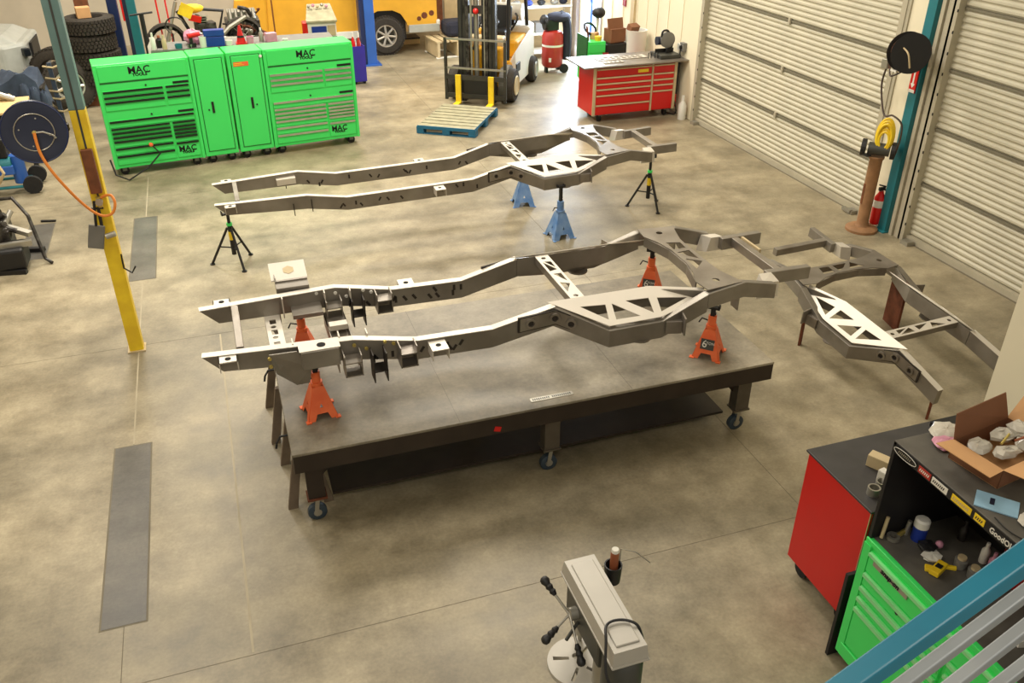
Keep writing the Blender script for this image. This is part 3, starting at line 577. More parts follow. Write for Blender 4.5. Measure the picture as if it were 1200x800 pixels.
part('cone_body', MB().ring([(.01, .07), (.26, .015)], (0, 0, 0), (0, 0, 1), 14), 'red', t); part('cone_base', MB().cbox((0, 0, .008), (.16, .16, .016)), 'red', t); part('cone_collar', MB().ring([(.09, .054), (.12, .048)], (0, 0, 0), (0, 0, 1), 14), 'black', t)
cup(.66, 14.12, BZ, .05, .10, 'pink', 'pale pink cup right of the red cone', 'cup', 'cup')
bottle(.83, 14.2, BZ, .035, .20, 'zinc', 'silver spray can right of the pale pink cup', 'white', name='spray_can')
tag(part('carton', MB().cbox((.97, 14.2, BZ+.06), (.16, .12, .12), .2), 'pink', None, .003), 'small pink and white carton at the right end of the clutter', 'box')
cup(1.17, 14.1, BZ, .04, .04, 'white', 'small white dish at the far right of the bench', 'dish', 'dish')
t = thing('rag_bundle', 'pale crumpled rag heap between drill and foam cup on the bench', 'rag', (-.14, 14.35, BZ)); part('cloth', MB().sphere((0, 0, .10), .12, 14, (1.2, 1, .9), .25), 'pink', t)
# bike behind
t = thing('dirt_bike', 'dirt bike with yellow and black plate behind the tool bench', 'motorcycle', (-.05, 16.7, 0), .15)
for x in (-.55, .75):
    w_ = part('wheel', MB().ring([(0, .30), (.02, .34), (.08, .34), (.10, .30), (.10, .25), (0, .25)], (x, -.05, .34+.75), (0, 1, 0), 24, False), 'tire', t, smooth=True)
    for k in range(8): part('spoke', MB().cyl((x, 0, 1.09), (x+.27*math.cos(k*PI/4), 0, 1.09+.27*math.sin(k*PI/4)), .005, n=5), 'zinc', w_)
    part('hub', MB().cyl((x, -.06, 1.09), (x, .06, 1.09), .05), 'zinc', w_)
part('bike_frame', MB().tube([(-.3, 0, 1.6), (-.1, 0, 1.15), (.3, 0, 1.1), (.45, 0, 1.55), (-.25, 0, 1.65)], .03), 'black', t)
part('engine_block', MB().cbox((.12, 0, 1.25), (.32, .25, .28), .1).cbox((.05, 0, 1.42), (.16, .2, .16), 0, 0, .3), 'engine', t, .01)
part('cooling_fins', MB().cbox((.05, 0, 1.5), (.22, .26, .01)).cbox((.05, 0, 1.46), (.22, .26, .01)).cbox((.05, 0, 1.42), (.22, .26, .01)), 'zinc', t)
part('front_fork', MB().tube([(-.55, .0, 1.09), (-.3, 0, 1.75)], .03), 'zinc', t); part('fuel_tank', MB().sphere((-.05, 0, 1.62), .13, 14, (1.5, .8, .6)), 'yellow', t, smooth=True)
part('number_plate', MB().cbox((-.18, -.16, 1.62), (.22, .02, .2), 0, 0, .5), 'yellow', t); part('red_shroud', MB().cbox((-.05, -.14, 1.48), (.2, .04, .1), 0, 0, .3), 'red', t)
part('handlebar', MB().tube([(-.32, -.4, 1.85), (-.3, 0, 1.78), (-.32, .4, 1.85)], .014), 'black', t)
part('lift_stand', MB().frustum((.1, 0), 0, .74, .5, .45, .35, .3), 'black', t)
part('swing_arm', MB().tube([(.3, -.1, 1.12), (.75, -.1, 1.09)], .03), 'zinc', t); part('exhaust', MB().tube([(.0, -.12, 1.2), (.2, -.16, 1.05), (.5, -.16, 1.3), (.8, -.16, 1.45)], .035), 'zinc', t)
t = thing('engine_assembly', 'partly stripped engine on a stand between the dirt bike and the yellow truck', 'engine', (.72, 17.4, 0))
part('engine_block', MB().cbox((0, 0, 1.05), (.6, .5, .5)), 'engine', t, .02); part('cylinder_head', MB().cbox((0, -.1, 1.38), (.5, .35, .16)), 'zinc', t, .01)
for k in range(5): part('intake_runner', MB().tube([(-.2+k*.1, -.2, 1.42), (-.2+k*.1, -.32, 1.5), (-.2+k*.1, -.36, 1.35)], .03), 'zinc', t)
for k in range(14):
    a0 = (random.uniform(-.35, .3), -.3, random.uniform(1.0, 1.45)); a1 = (a0[0]+random.uniform(-.25, .25), -.36, a0[2]+random.uniform(-.25, .2)); part('engine_pipe', MB().tube(smooth([a0, ((a0[0]+a1[0])/2+.05, -.42, (a0[2]+a1[2])/2+.05), a1]), random.choice((.015, .025, .035))), random.choice(('engine', 'zinc', 'black', 'rust')), t)
part('stand_post', MB().box(-.06, -.06, 0, .06, .06, .8).box(-.4, -.3, 0, .4, -.24, .06).box(-.4, .24, 0, .4, .3, .06), 'black', t)
part('belt_pulley', MB().ring([(0, .12), (.05, .12)], (-.15, -.3, 1.0), (0, 1, 0), 16), 'black', t)
# tall black stand, red rods, wire loop
t = thing('tool_stand', 'tall black stand with a T-shaped top left of the red rods', 'stand', (-.86, 15.5, 0)); part('pole', MB().cyl((0, 0, .02), (0, 0, 1.78), .035), 'black', t); part('cross_bar', MB().cyl((-.17, 0, 1.76), (.17, 0, 1.79), .015), 'black', t); part('base', MB().ring([(0, .2), (.03, .2)], (0, 0, 0), (0, 0, 1), 16), 'black', t)
for x in (-.62, -.47):
    tag(part('red_rod', MB().cyl((x, 16.5, 0), (x-.06, 16.9, 2.3), .014), 'red'), 'thin red pole standing behind the bench, %s of the pair' % ('left' if x < -.5 else 'right'), 'pole', 'thin red poles behind the bench')
tag(part('wire_loop', MB().tube([(-.4+.15*math.cos(a*PI/8), 15.9, 1.5+.13*math.sin(a*PI/8)) for a in range(0, 12)]+[(-.52, 15.9, 0)], .012), 'engine'), 'loop of bent wire hose behind the bench bottles', 'hose')
tag(part('white_jug', MB().ring([(0, .08), (.25, .08), (.33, .03), (.38, .03)], (-.78, 15.4, 1.05), (0, 0, 1), 14), 'white', None, smooth=True), 'white jug on a shelf behind the tall black stand', 'jug')
t = thing('supply_stand', 'narrow black parts stand behind the bottles', 'stand', (-.78, 15.4, 0)); part('post', MB().box(-.04, -.04, 0, .04, .04, 1.02), 'black', t); part('tray', MB().box(-.15, -.12, 1.02, .15, .12, 1.05), 'black', t)
# blue stand posts at upper left, teal post
def upright(x, y, w_, d_, h, m, label, name='lift_column', m2=None, cat='column', rz=0):
    r = thing(name, label, cat, (x, y, 0), rz); part('column_post', MB().box(-w_/2, -d_/2, 0, w_/2, d_/2, h), m, r, .01); part('foot_plate', MB().box(-w_/2-.08, -d_/2-.08, 0, w_/2+.08, d_/2+.08, .02), m, r)
    if m2: part('dark_channel', MB().box(-w_/2-.1, -d_/2+.02, .02, -w_/2, d_/2, h), m2, r)  # narrow channel in a second, darker colour on the left of the post
    return r
upright(-1.46, 18.1, .17, .2, 3.6, 'liftblue_dark', 'navy blue post of the vehicle lift behind the tire stack')
upright(-1.17, 17.4, .13, .15, 3.6, 'navy', 'very dark navy lift post just left of the thin teal post')
upright(-1.0, 15.8, .13, .13, 3.6, 'teal', 'thin teal steel post behind the left green chest', 'steel_post')
upright(3.27, 18.8, .20, .3, 3.8, 'liftblue', 'bright blue lift column in front of the yellow truck', 'lift_column', 'liftblue_dark')
tag(part('wall_banner', MB().cbox((-1.30, 18.4, 1.45), (.08, .1, .5)), 'red'), 'narrow red panel glimpsed between the navy lift posts', 'panel')

# tires
def tire(x, y, z, R, W, label, axis=(0, 0, 1), rim=None, group=None, name='tire'):
    r = thing(name, label, 'tire', (x, y, z), 0, group)
    w2 = W
    part('tread', MB().ring([(0, R*.62), (0, R*.88), (w2*.12, R*.97), (w2*.5, R), (w2*.88, R*.97), (w2, R*.88), (w2, R*.62), (w2*.9, R*.58), (w2*.1, R*.58), (0, R*.62)], (0, 0, 0), axis, 30, False), 'tire', r, smooth=True)
    b = MB(); ax = Vector(axis).normalized(); a_ = ax.orthogonal().normalized(); b_ = ax.cross(a_)
    for k in range(40):
        for q in range(4):
            an = 2*PI*(k+.5*(q % 2))/40; p = (a_*math.cos(an)+b_*math.sin(an))*R*1.0+ax*(w2*(.17+.22*q))
            t_ = (-a_*math.sin(an)+b_*math.cos(an)); rr = (a_*math.cos(an)+b_*math.sin(an))
            hs = [p+t_*i*R*.055+ax*j*w2*.09+rr*k2 for k2 in (-.02, .012) for i, j in ((-1, -1), (1, -1), (1, 1), (-1, 1))]; b.hexa(hs)
    part('tread_blocks', b, 'tire', r, kind='stuff')
    if rim:
        part('rim', MB().ring([(w2*.1, R*.6), (w2*.1, R*.52), (w2*.35, R*.48), (w2*.36, R*.46)], (0, 0, 0), axis, 24, False), rim, r, smooth=True)
        part('brake_disc', MB().ring([(w2*.33, R*.47), (w2*.36, R*.47)], (0, 0, 0), axis, 20), 'castdark', r); part('hub_cap', MB().ring([(w2*.08, R*.10), (w2*.3, R*.12)], (0, 0, 0), axis, 12), rim, r)
        for k in range(7):
            an = 2*PI*k/7; d_ = a_*math.cos(an)+b_*math.sin(an); part('spoke', MB().tube([Vector((0, 0, 0))+ax*w2*.18+d_*R*.08, ax*w2*.12+d_*R*.53], R*.06, 6), rim, r)
    return r
for k, z in enumerate((0.36, .64, .92, 1.20)):
    tire(-1.88+.03*(k % 2), 17.45, z, .42, .27, 'knobbly tire lying flat, %s of the stack at the upper left' % ['bottom', 'second from bottom', 'second from top', 'top'][k], group='tires stacked at the upper left')
t = thing('wood_riser', 'low wooden block under the tire stack', 'block', (-1.87, 17.45, 0)); part('block', MB().cbox((0, 0, .18), (.6, .6, .36)), 'wood', t)
tire(-2.32, 17.0, .42, .42, .26, 'upright tire leaning in front of the tire stack with silver wheel', (-.2, 1, -.12), 'rim', name='tire')
tire(-2.62, 17.75, .45, .45, .26, 'dark upright tire behind the white car nose', (.3, 1, 0), None)
tag(part('carton', MB().cbox((-1.88, 17.3, 1.56), (.22, .2, .17), .2), 'card', None, .004), 'small cardboard carton on top of the tire stack', 'box')
tag(part('wood_post', MB().box(-2.02, 17.55, 1.48, -1.80, 17.68, 2.5), 'wood'), 'dark wooden board standing on the tire stack behind the carton', 'board')
# bumper pieces hanging at the far left
t = thing('clamp_rack', 'rack of pale bar clamps in front of the leaning wheel', 'clamps', (-2.4, 15.9, 0))
part('rack_post', MB().box(-.03, -.03, 0, .03, .03, 1.05), 'greycloth', t)
for k, z in enumerate((1.0, .82, .62, .5, .3)):
    part('clamp_bar', MB().tube([(-.1, 0, z), (.05, -.05, z-.02), (.35, -.05, z+.08)], .016), 'tan', t)
# white car at left
t = thing('white_car', 'nose of a pale white car at the upper left edge', 'car', (-4.45, 18.6, 0))
part('fender', MB().prism([(-.6, -1.0), (1.1, -1.0), (1.45, -.7), (1.5, .6), (-.6, .9)], .42, 1.02), 'carwhite', t, .06)
part('hood', MB().hexa([(-.6, -.95, 1.0), (1.35, -.8, 1.0), (1.4, .6, 1.0), (-.6, .8, 1.0), (-.6, -.85, 1.24), (1.1, -.65, 1.14), (1.15, .5, 1.14), (-.6, .7, 1.24)]), 'carwhite', t, .03)
part('windshield', MB().hexa([(-1.3, -.8, 1.2), (-.55, -.8, 1.22), (-.55, .7, 1.22), (-1.3, .7, 1.2), (-1.5, -.7, 1.75), (-1.1, -.7, 1.75), (-1.1, .6, 1.75), (-1.5, .6, 1.75)]), 'glass', t)
part('cabin', MB().box(-2.0, -1.0, .4, -.6, .9, 1.2), 'carwhite', t, .05)
part('bumper', MB().prism([(1.35, -.95), (1.58, -.7), (1.62, .6), (1.45, .6)], .35, .62), 'grey', t, .03)
part('headlamp', MB().cbox((1.42, -.72, .86), (.12, .2, .14), .6), 'glass', t, .02)
part('grille', MB().cbox((1.49, 0, .8), (.04, .8, .3)), 'black', t)
part('wheel', MB().ring([(0, .2), (.0, .34), (.2, .34), (.2, .2)], (.3, -1.05, .34), (0, 1, 0), 24), 'tire', t, smooth=True)

# ---- left side equipment ----
t = thing('draped_stand', 'dark blue-grey cloth draped over machinery behind the hose reel', 'cloth', (-2.85, 15.5, 0))
b = MB()
for i in range(9):
    for j in range(9): b.v.append((-.55+i*.12, -.3+j*.08+.03*math.sin(i*2.1), .98+.08*math.sin(i*1.3+j*.7)-(.5*((i-4.5)/4.5)**4+(.45 if j == 0 else 0)+(.35 if i == 8 else 0))))
for i in range(8):
    for j in range(8): b.f.append((i*9+j, (i+1)*9+j, (i+1)*9+j+1, i*9+j+1))
part('drape', b, 'greycloth', t, 0, True); part('machine_body', MB().box(-.45, -.2, 0, .35, .3, .80), 'engine', t)
for k in range(3): part('cloth_fold', MB().sphere((.12+.13*k, -.28, .68-.06*k), .12, 12, (.7, .8, 1.9), .2), 'greycloth', t, smooth=True)
t = thing('wood_crate', 'pale plywood sheet lying on a low bench at the left edge', 'plywood', (-3.0, 14.1, .04), .05)
part('sheet', MB().box(-.9, -.4, .80, .45, .45, .83), 'ply', t); 
for x in (-.8, .4):
    for y in (-.3, .4): part('leg', MB().box(x-.03, y-.03, 0, x+.03, y+.03, .80), 'black', t)
part('lower_panel', MB().box(-.8, -.32, .3, .4, -.29, .78), 'black', t)
t = thing('machine_part', 'heap of bare metal machine parts on the plywood sheet', 'metal parts', (-3.0, 14.35, .872))
for k in range(12): part('fitting', MB().cyl((random.uniform(-.4, .3), random.uniform(-.1, .25), .02), (random.uniform(-.4, .3), random.uniform(-.1, .25), random.uniform(.05, .25)), .025+.02*random.random(), n=8), random.choice(('engine', 'zinc', 'tan')), t)
t = thing('floor_machine', 'blue wheeled shop machine with black frame at the left edge', 'machine', (-2.98, 13.0, 0))
part('tank', MB().cyl((-.35, -.1, .38), (.28, -.1, .38), .12), 'teal', t, 0, True); part('motor', MB().cbox((-.05, .0, .62), (.62, .34, .26)), 'black', t, .02); part('motor_fan', MB().cyl((.1, -.18, .66), (.1, -.22, .66), .09), 'castdark', t); part('blue_deck', MB().cbox((-.05, -.2, .34), (.7, .06, .12)), 'liftblue', t, .01); part('side_tube', MB().cyl((.33, -.05, .12), (.33, -.05, .50), .09), 'liftblue', t, 0, True)
part('frame_tube', MB().tube([(-.6, -.2, .1), (.42, -.2, .1), (.42, .2, .1), (-.6, .2, .1)], .02), 'teal', t)
for y in (-.25, .2): part('wheel', MB().ring([(0, .12), (.06, .12)], (.48, y, .12), (0, 1, 0), 16), 'rubber', t)
part('cover', MB().cbox((-.2, -.1, .78), (.22, .2, .06), .3), 'orange', t, .02); part('hose', MB().tube([(.12, -.22, .9), (.1, -.3, .6), (.2, -.35, .35), (.1, -.3, .2)], .02), 'tan', t)
part('control_box', MB().cbox((.0, -.22, .52), (.3, .06, .16)), 'navy', t, .01)
t = thing('engine_on_stand', 'stripped engine and gearbox on the floor at the left edge', 'engine', (-2.50, 10.5, 0), -.2)
part('gearbox', MB().ring([(0, .20), (.15, .24), (.35, .16), (.6, .12)], (-.45, .1, .42), (1, -.5, -.05), 14), 'engine', t, .01)
part('bell_housing', MB().ring([(0, .28), (.1, .30), (.22, .2)], (-.30, .1, .45), (1, -.2, 0), 18), 'engine', t)
part('block', MB().cbox((-.2, .0, .25), (.55, .5, .42), .3), 'engine', t, .02); part('bracket', MB().cbox((.12, -.05, .42), (.5, .07, .05), -.35, 0, .2), 'zinc', t)
part('mount_arm', MB().cbox((.2, -.25, .30), (.35, .06, .06), .3), 'zinc', t); part('oil_pan', MB().cbox((.08, -.22, .16), (.4, .35, .24), .2), 'black', t, .03)
part('pipe', MB().tube([(-.3, .3, .62), (.1, .25, .66), (.28, .1, .5), (.42, -.1, .05), (.5, -.15, .02)], .02), 'engine', t)
for k in range(8): part('bolt_boss', MB().cyl((random.uniform(-.2, .3), random.uniform(-.3, .2), .4), (random.uniform(-.2, .3), random.uniform(-.3, .2), .56), .03, n=8), random.choice(('zinc', 'engine', 'black')), t)
part('foot_frame', MB().box(-.5, -.4, 0, .3, -.34, .05).box(-.5, .2, 0, .3, .26, .05), 'black', t)
tag(part('steel_offcut', MB().cbox((-2.22, 11.62, .012), (.18, .03, .02), -.25), 'black'), 'short dark steel rod on the floor beside the small dark floor patch', 'offcut')

# ---- yellow/teal post with reel and air hose ----
p = thing('safety_post', 'square steel post, grey-teal above and yellow below, on the left', 'post', (-1.075, 7.95, 0))
part('lower_post', MB().box(-.062, -.06, 0, .062, .06, 2.30), 'yellow', p, .006); part('upper_post', MB().box(-.062, -.06, 2.30, .062, .06, 7.4), 'tealgrey', p, .006)
part('centre_groove', MB().box(-.008, -.064, 1.55, .008, -.058, 7.3), 'castdark', p); part('foot_plate', MB().box(-.08, -.08, 0, .08, .08, .012), 'tan', p)
tag(part('wood_block', MB().box(-1.12, 7.835, 1.60, -1.03, 7.885, 1.98), 'wood', None, .004), 'brown wooden board strapped to the yellow post', 'board')
t = thing('air_fitting', 'brass air regulator fitting on the yellow post below the board', 'fitting', (-1.07, 7.86, 1.50)); part('body', MB().cyl((0, -.02, -.02), (0, -.02, .07), .022), 'brass', t); part('gauge', MB().cyl((0, -.02, .03), (0, -.06, .03), .03), 'zinc', t); part('valve', MB().cyl((-.09, -.02, -.03), (.02, -.02, -.03), .01), 'black', t); part('drop_pipe', MB().cyl((-.02, -.02, -.02), (-.03, -.02, -.22), .014), 'black', t)
t = thing('scraper', 'grey flat scraper blade hanging low on the yellow post', 'scraper', (-1.14, 7.84, 1.22)); part('blade', MB().cbox((-.02, -.02, 0), (.13, .015, .22), 0, 0, .25), 'grey', t, .01); part('handle', MB().cyl((.0, -.02, .1), (.03, -.01, .32), .012), 'black', t); part('knob', MB().cyl((.06, -.04, .0), (.14, -.04, .02), .025), 'zinc', t)
t = thing('wall_hook', 'small dark hook on the right side of the yellow post', 'hook', (-1.01, 7.9, .85)); part('wire', MB().tube([(0, 0, .15), (.0, -.02, .02), (.06, -.03, -.03), (.10, -.03, .03)], .008), 'black', t)
R0 = Vector((-1.40, 7.75, 2.19))
t = thing('hose_reel', 'large navy blue round hose reel beside the grey-teal post', 'hose reel', R0); t.scale = (.88,)*3
ax = Vector((.10, -1, .18)).normalized()
for s0 in (0, .10): part('flange', MB().ring([(0, .275), (.012, .28), (.02, .275), (.022, .20), (.016, .17), (.016, .02)], -ax*s0, ax, 40), 'navy', t, smooth=True)
part('drum', MB().ring([(-.10, .15), (.0, .15)], (0, 0, 0), ax, 24), 'navy', t); 
rr_ = ax.orthogonal().normalized(); qq = ax.cross(rr_)
part('rim_bead', MB().tube([ax*.02+(rr_*math.cos(a*PI/16)+qq*math.sin(a*PI/16))*.272 for a in range(33)], .006, 6), 'liftblue_dark', t, smooth=True)
part('inner_ring', MB().tube([ax*.024+(rr_*math.cos(a*PI/16)+qq*math.sin(a*PI/16))*.165 for a in range(33)], .005, 6), 'zinc', t, smooth=True)
part('swivel', MB().cyl(ax*.02, ax*.06, .018), 'brass', t)
part('feed_arm', MB().tube([ax*.05, Vector((.08, -.05, .01)), Vector((.15, -.04, -.03)), Vector((.17, -.04, -.06))], .009), 'zinc', t, smooth=True)
for k in range(4): part('rivet', MB().cyl((rr_*math.cos(k*PI/2+.5)+qq*math.sin(k*PI/2+.5))*.125+ax*.015, (rr_*math.cos(k*PI/2+.5)+qq*math.sin(k*PI/2+.5))*.125+ax*.024, .007, n=8), 'zinc', t)
part('mount_arm', MB().box(-.02, .05, -.03, .28, .12, .03), 'black', t)
hp = [R0+ax*.06, (-1.385, 7.66, 2.05), (-1.33, 7.62, 1.90), (-1.24, 7.62, 1.72), (-1.16, 7.64, 1.58), (-1.10, 7.66, 1.50), (-1.04, 7.68, 1.455), (-.97, 7.68, 1.47), (-.935, 7.70, 1.54), (-.95, 7.74, 1.60), (-1.0, 7.80, 1.59), (-1.05, 7.84, 1.56)]
# smooth the hose
tag(part('air_hose', MB().tube(smooth(hp), .012, 8), 'hose_orange', None, 0, True), 'orange air hose running from the reel to the yellow post', 'hose')

# ================= BACK OF THE SHOP =================
# yellow truck
t = thing('pickup_truck', 'rusty yellow pickup truck body with silver sill at the back', 'truck', (0, 19.5, 0))
side = [(.95, .50), (3.28, .50), (3.30, .66), (3.42, .84), (3.60, .92), (3.92, .92), (4.10, .84), (4.22, .66), (4.25, .56), (4.86, .56), (4.9, .7), (4.9, 1.35), (.95, 1.35)]
me = plate_mesh('body_side', side, [], .06); me.transform(Matrix.Translation((0, .06, 0)) @ Matrix.Rotation(PI/2, 4, 'X')); link('body_side', me, M['truckyellow'], t)
part('body', MB().box(.95, .06, .5, 3.2, 1.9, 1.35).box(4.3, .06, .56, 4.9, 1.9, 1.35).box(3.2, .3, .9, 4.3, 1.9, 1.35), 'truckyellow', t)
part('sill', MB().box(1.35, -.03, .40, 3.28, .04, .55), 'white', t, .01); part('rear_sill', MB().box(4.26, -.03, .44, 4.95, .04, .60), 'carwhite', t, .01)
part('door_panel', MB().box(1.45, -.015, .53, 3.1, 0, 1.35), 'truckyellow', t, .004); part('door_gap', MB().box(1.42, -.006, .52, 1.445, .01, 1.35), 'wood', t)
part('front_fender', MB().hexa([(.55, -.2, .62), (1.3, -.05, .60), (1.3, .1, .60), (.6, .1, .62), (.7, -.2, 1.35), (1.35, -.05, 1.35), (1.35, .1, 1.35), (.75, .1, 1.35)]), 'truckyellow', t, .05)
for (x, z, r) in ((4.62, .78, .07), (4.5, .72, .05), (4.78, .82, .06)): part('rust_patch', MB().ring([(0, r), (.003, r*.9)], (x, -.001, z), (0, -1, 0), 9), 'rust', t)
part('tail_lamp', MB().cbox((4.92, .02, .62), (.08, .1, .12)), 'white', t, .02)
part('cab', MB().hexa([(1.0, .1, 1.35), (3.2, .1, 1.35), (3.2, 1.8, 1.35), (1.0, 1.8, 1.35), (1.4, .3, 1.9), (3.0, .3, 1.9), (3.0, 1.6, 1.9), (1.4, 1.6, 1.9)]), 'truckyellow', t, .04)
part('wheel_well', MB().box(3.3, .1, .3, 4.22, .3, .95), 'black', t)
wt = tire(3.76, 19.47, .40, .40, .27, 'wheel', (0, 1, 0), 'rim', name='wheel')
for k in ('label', 'category'): del wt[k]
wt.parent = t; wt.location = (3.76, -.03, .40)
# flatten: make its meshes direct parts of wheel mesh
wm = [c for c in wt.children if c.name.startswith('tread') and not c.name.startswith('tread_b')][0]
for c in list(wt.children):
    if c is not wm: c.parent = wm
wm.parent = t; wm.location = (3.76, -.03, .40); wm.name = 'wheel'; bpy.data.objects.remove(wt)
part('wheel', MB().ring([(0, .25), (0, .38), (.25, .38), (.25, .25)], (1.1, .05, .40), (0, 1, 0), 24), 'tire', t, smooth=True)
# cream machine on wheels
t = thing('control_cart', 'cream machine with a sloped top and parts on it before the yellow truck', 'machine', (1.95, 15.9, .0), -.06); t.scale = (1.05, 1, 1.09)
part('housing', MB().box(-.22, 0, .95, .24, .4, 1.30), 'paper', t, .01); part('sloped_top', MB().hexa([(-.24, -.04, 1.30), (.26, -.04, 1.30), (.24, .4, 1.30), (-.2, .4, 1.30), (-.24, -.04, 1.33), (.26, -.04, 1.33), (.20, .4, 1.52), (-.18, .4, 1.52)]), 'pallettop', t, .005)
part('opening', MB().box(-.16, -.012, 1.10, .08, .01, 1.24), 'blue', t); part('label_panel', MB().box(.10, -.012, 1.10, .22, .01, 1.25), 'tan', t); part('side_box', MB().box(-.3, 0, 1.02, -.22, .25, 1.3), 'red', t, .01)
for x in (-.2, .22):
    for y in (.03, .37): part('leg', MB().box(x-.02, y-.02, 0, x+.02, y+.02, .95), 'grey', t)
part('dark_base', MB().box(-.18, -.01, 1.0, .24, .02, 1.08), 'black', t)
for k in range(5): tag(part('machine_fitting', MB().sphere((1.80+.075*k, 16.15, 1.635+.02*(k % 2)), .03, 8, (1, 1, 1), .2), ('zinc', 'pink', 'tan')[k % 3]), '%s fitting on the sloped top of the cream machine' % ('leftmost silver', 'pinkish second', 'tan middle', 'silver fourth', 'rightmost pinkish')[k], 'fitting', 'fittings on the cream machine')
# blue crate with spray bottles
t = thing('bottle_caddy', 'blue-violet plastic crate hung beside the right green chest', 'crate', (2.74, 17.3, .05), .1); 
for q in (MB().box(-.13, -.12, 0, .13, -.11, .66), MB().box(-.13, .11, 0, .13, .12, .66), MB().box(-.13, -.11, 0, -.12, .11, .66), MB().box(.12, -.11, 0, .13, .11, .66)): part('crate_wall', q, 'purple', t)
part('crate_floor', MB().box(-.12, -.11, .40, .12, .11, .41), 'purple', t)
for q in (-.09, .09): part('wheel', MB().cyl((q, -.08, -.02), (q, -.05, -.02), .03), 'rubber', t)
bottle(2.68, 17.27, .465, .04, .50, 'red', 'red spray bottle standing in the blue-violet crate', 'white'); bottle(2.79, 17.28, .465, .04, .48, 'comp', 'dull red bottle with white cap, right in the blue-violet crate', 'white'); bottle(2.74, 17.36, .465, .035, .36, 'white', 'white bottle behind the red ones in the blue-violet crate', 'white')
# pallet
u = Vector((.83, -.55, 0)).normalized(); v = Vector((.56, .83, 0)).normalized(); ang = math.atan2(u.y, u.x)
t = thing('blue_pallet', 'wooden pallet with blue painted edges on the floor before the forklift', 'pallet', (3.83, 14.05, 0), ang)
for k in range(8): part('deck_board', MB().box(-.48, -.66+k*.17, .115, .48, -.66+k*.17+.135, .135), 'pallettop', t)
for x in (-.44, 0, .44):
    for y in (-.60, 0, .60): part('block', MB().cbox((x, y, .06), (.12, .14, .11)), 'palletblue', t)
    part('stringer', MB().box(x-.05, -.67, .095, x+.05, .68, .115), 'palletblue', t)
for y in (-.62, 0, .62): part('bottom_board', MB().box(-.48, y-.05, 0, .48, y+.05, .012), 'palletblue', t)
part('edge_board', MB().box(-.485, -.675, .085, .485, -.66, .135).box(.48, -.66, .11, .487, .66, .135), 'palletblue', t)
# forklift; local x = across (to the right in view), y = rearward
t = thing('forklift', 'yellow and white forklift with a dark mast behind the blue pallet', 'forklift', (4.46, 15.05, 0), ang)
for s in (-1, 1):
    part('mast_rail', MB().box(s*.27-.06, .05, .05, s*.27+.06, .17, 2.4), 'mast', t); part('mast_inner', MB().box(s*.17-.03, .03, .1, s*.17+.03, .13, 2.4), 'engine', t)
    part('mast_edge', MB().box(s*.27-.012, .04, .05, s*.27+.012, .05, 2.4).box(s*.33-.006, .04, .05, s*.33+.0, .05, 2.4), 'black', t)
    part('fork', MB().box(s*.30-.05, -.16, .05, s*.30+.05, -.12, .55).box(s*.30-.05, -.9, .055, s*.30+.05, -.12, .085), 'yellow', t, .004)
    part('backrest_post', MB().box(s*.54-.025, -.10, .1, s*.54+.025, -.06, 1.16), 'mast', t)
part('lift_cylinder', MB().cyl((-.03, .12, .1), (-.03, .12, 2.2), .045), 'zinc', t, 0, True); part('lift_cylinder', MB().cyl((.09, .12, .1), (.09, .12, 2.0), .025), 'black', t)
part('chain', MB().box(-.11, .02, .3, -.08, .04, 2.3).box(.13, .02, .3, .15, .04, 2.3), 'zinc', t)
part('carriage_bar', MB().box(-.54, -.11, .14, .54, -.06, .22).box(-.54, -.11, .46, .54, -.06, .54), 'mast', t); part('backrest_bar', MB().box(-.56, -.10, .64, .56, -.07, .67).box(-.56, -.10, 1.13, .56, -.07, 1.16), 'zinc', t)
part('carriage_plate', MB().box(-.22, -.10, .2, .22, -.05, .5), 'black', t, .01); part('cross_brace', MB().box(-.27, .05, 1.55, .27, .1, 1.68), 'mast', t)
part('hook', MB().sphere((0, 0, 1.60), .05), 'red', t)
part('chassis_body', MB().box(-.45, .45, .22, .45, 1.7, .62), 'fkyellow', t, .04)
part('side_skirt', MB().hexa([(.42, .75, .18), (.52, .75, .18), (.52, 2.2, .18), (.42, 2.2, .18), (.40, .75, .62), (.50, .75, .80), (.50, 2.2, 1.02), (.40, 2.2, 1.02)]), 'white', t, .02)  # right side in white: daylight on the yellow body put into the colour
part('side_skirt', MB().hexa([(-.52, .75, .18), (-.42, .75, .18), (-.42, 2.2, .18), (-.52, 2.2, .18), (-.50, .75, .80), (-.40, .75, .62), (-.40, 2.2, 1.02), (-.50, 2.2, 1.02)]), 'fkyellow', t, .02)
part('hood', MB().box(-.40, 1.05, .6, .46, 1.9, .93), 'fkyellow', t, .05); part('counterweight', MB().prism([(-.5, 1.85), (.5, 1.85), (.5, 2.25), (.32, 2.5), (-.32, 2.5), (-.5, 2.25)], .22, 1.05), 'white', t, .05)
part('front_cowl', MB().box(-.38, .3, .55, .38, .62, .95), 'fkyellow', t, .04); part('dashboard', MB().box(-.36, .42, .93, .36, .66, 1.10), 'tan', t, .03); part('dark_band', MB().box(.10, .40, .70, .40, .66, .86), 'castdark', t, .02)
part('black_step', MB().box(.40, .78, .42, .53, 1.05, .58), 'black', t, .01); part('fender', MB().ring([(0, .30), (.14, .30)], (.36, .42, .34), (1, 0, 0), 20), 'grey', t)
part('seat', MB().cbox((.0, 1.28, 1.02), (.46, .45, .14)).cbox((0, 1.52, 1.25), (.46, .12, .42), 0, -.2), 'black', t, .03); part('steering_wheel', MB().tube([(.18*math.cos(a*PI/8), .78+.16*math.sin(a*PI/8), 1.28+.06*math.sin(a*PI/8)) for a in range(17)], .014), 'black', t); part('steering_column', MB().cyl((0, .6, 1.05), (0, .78, 1.28), .03), 'black', t)
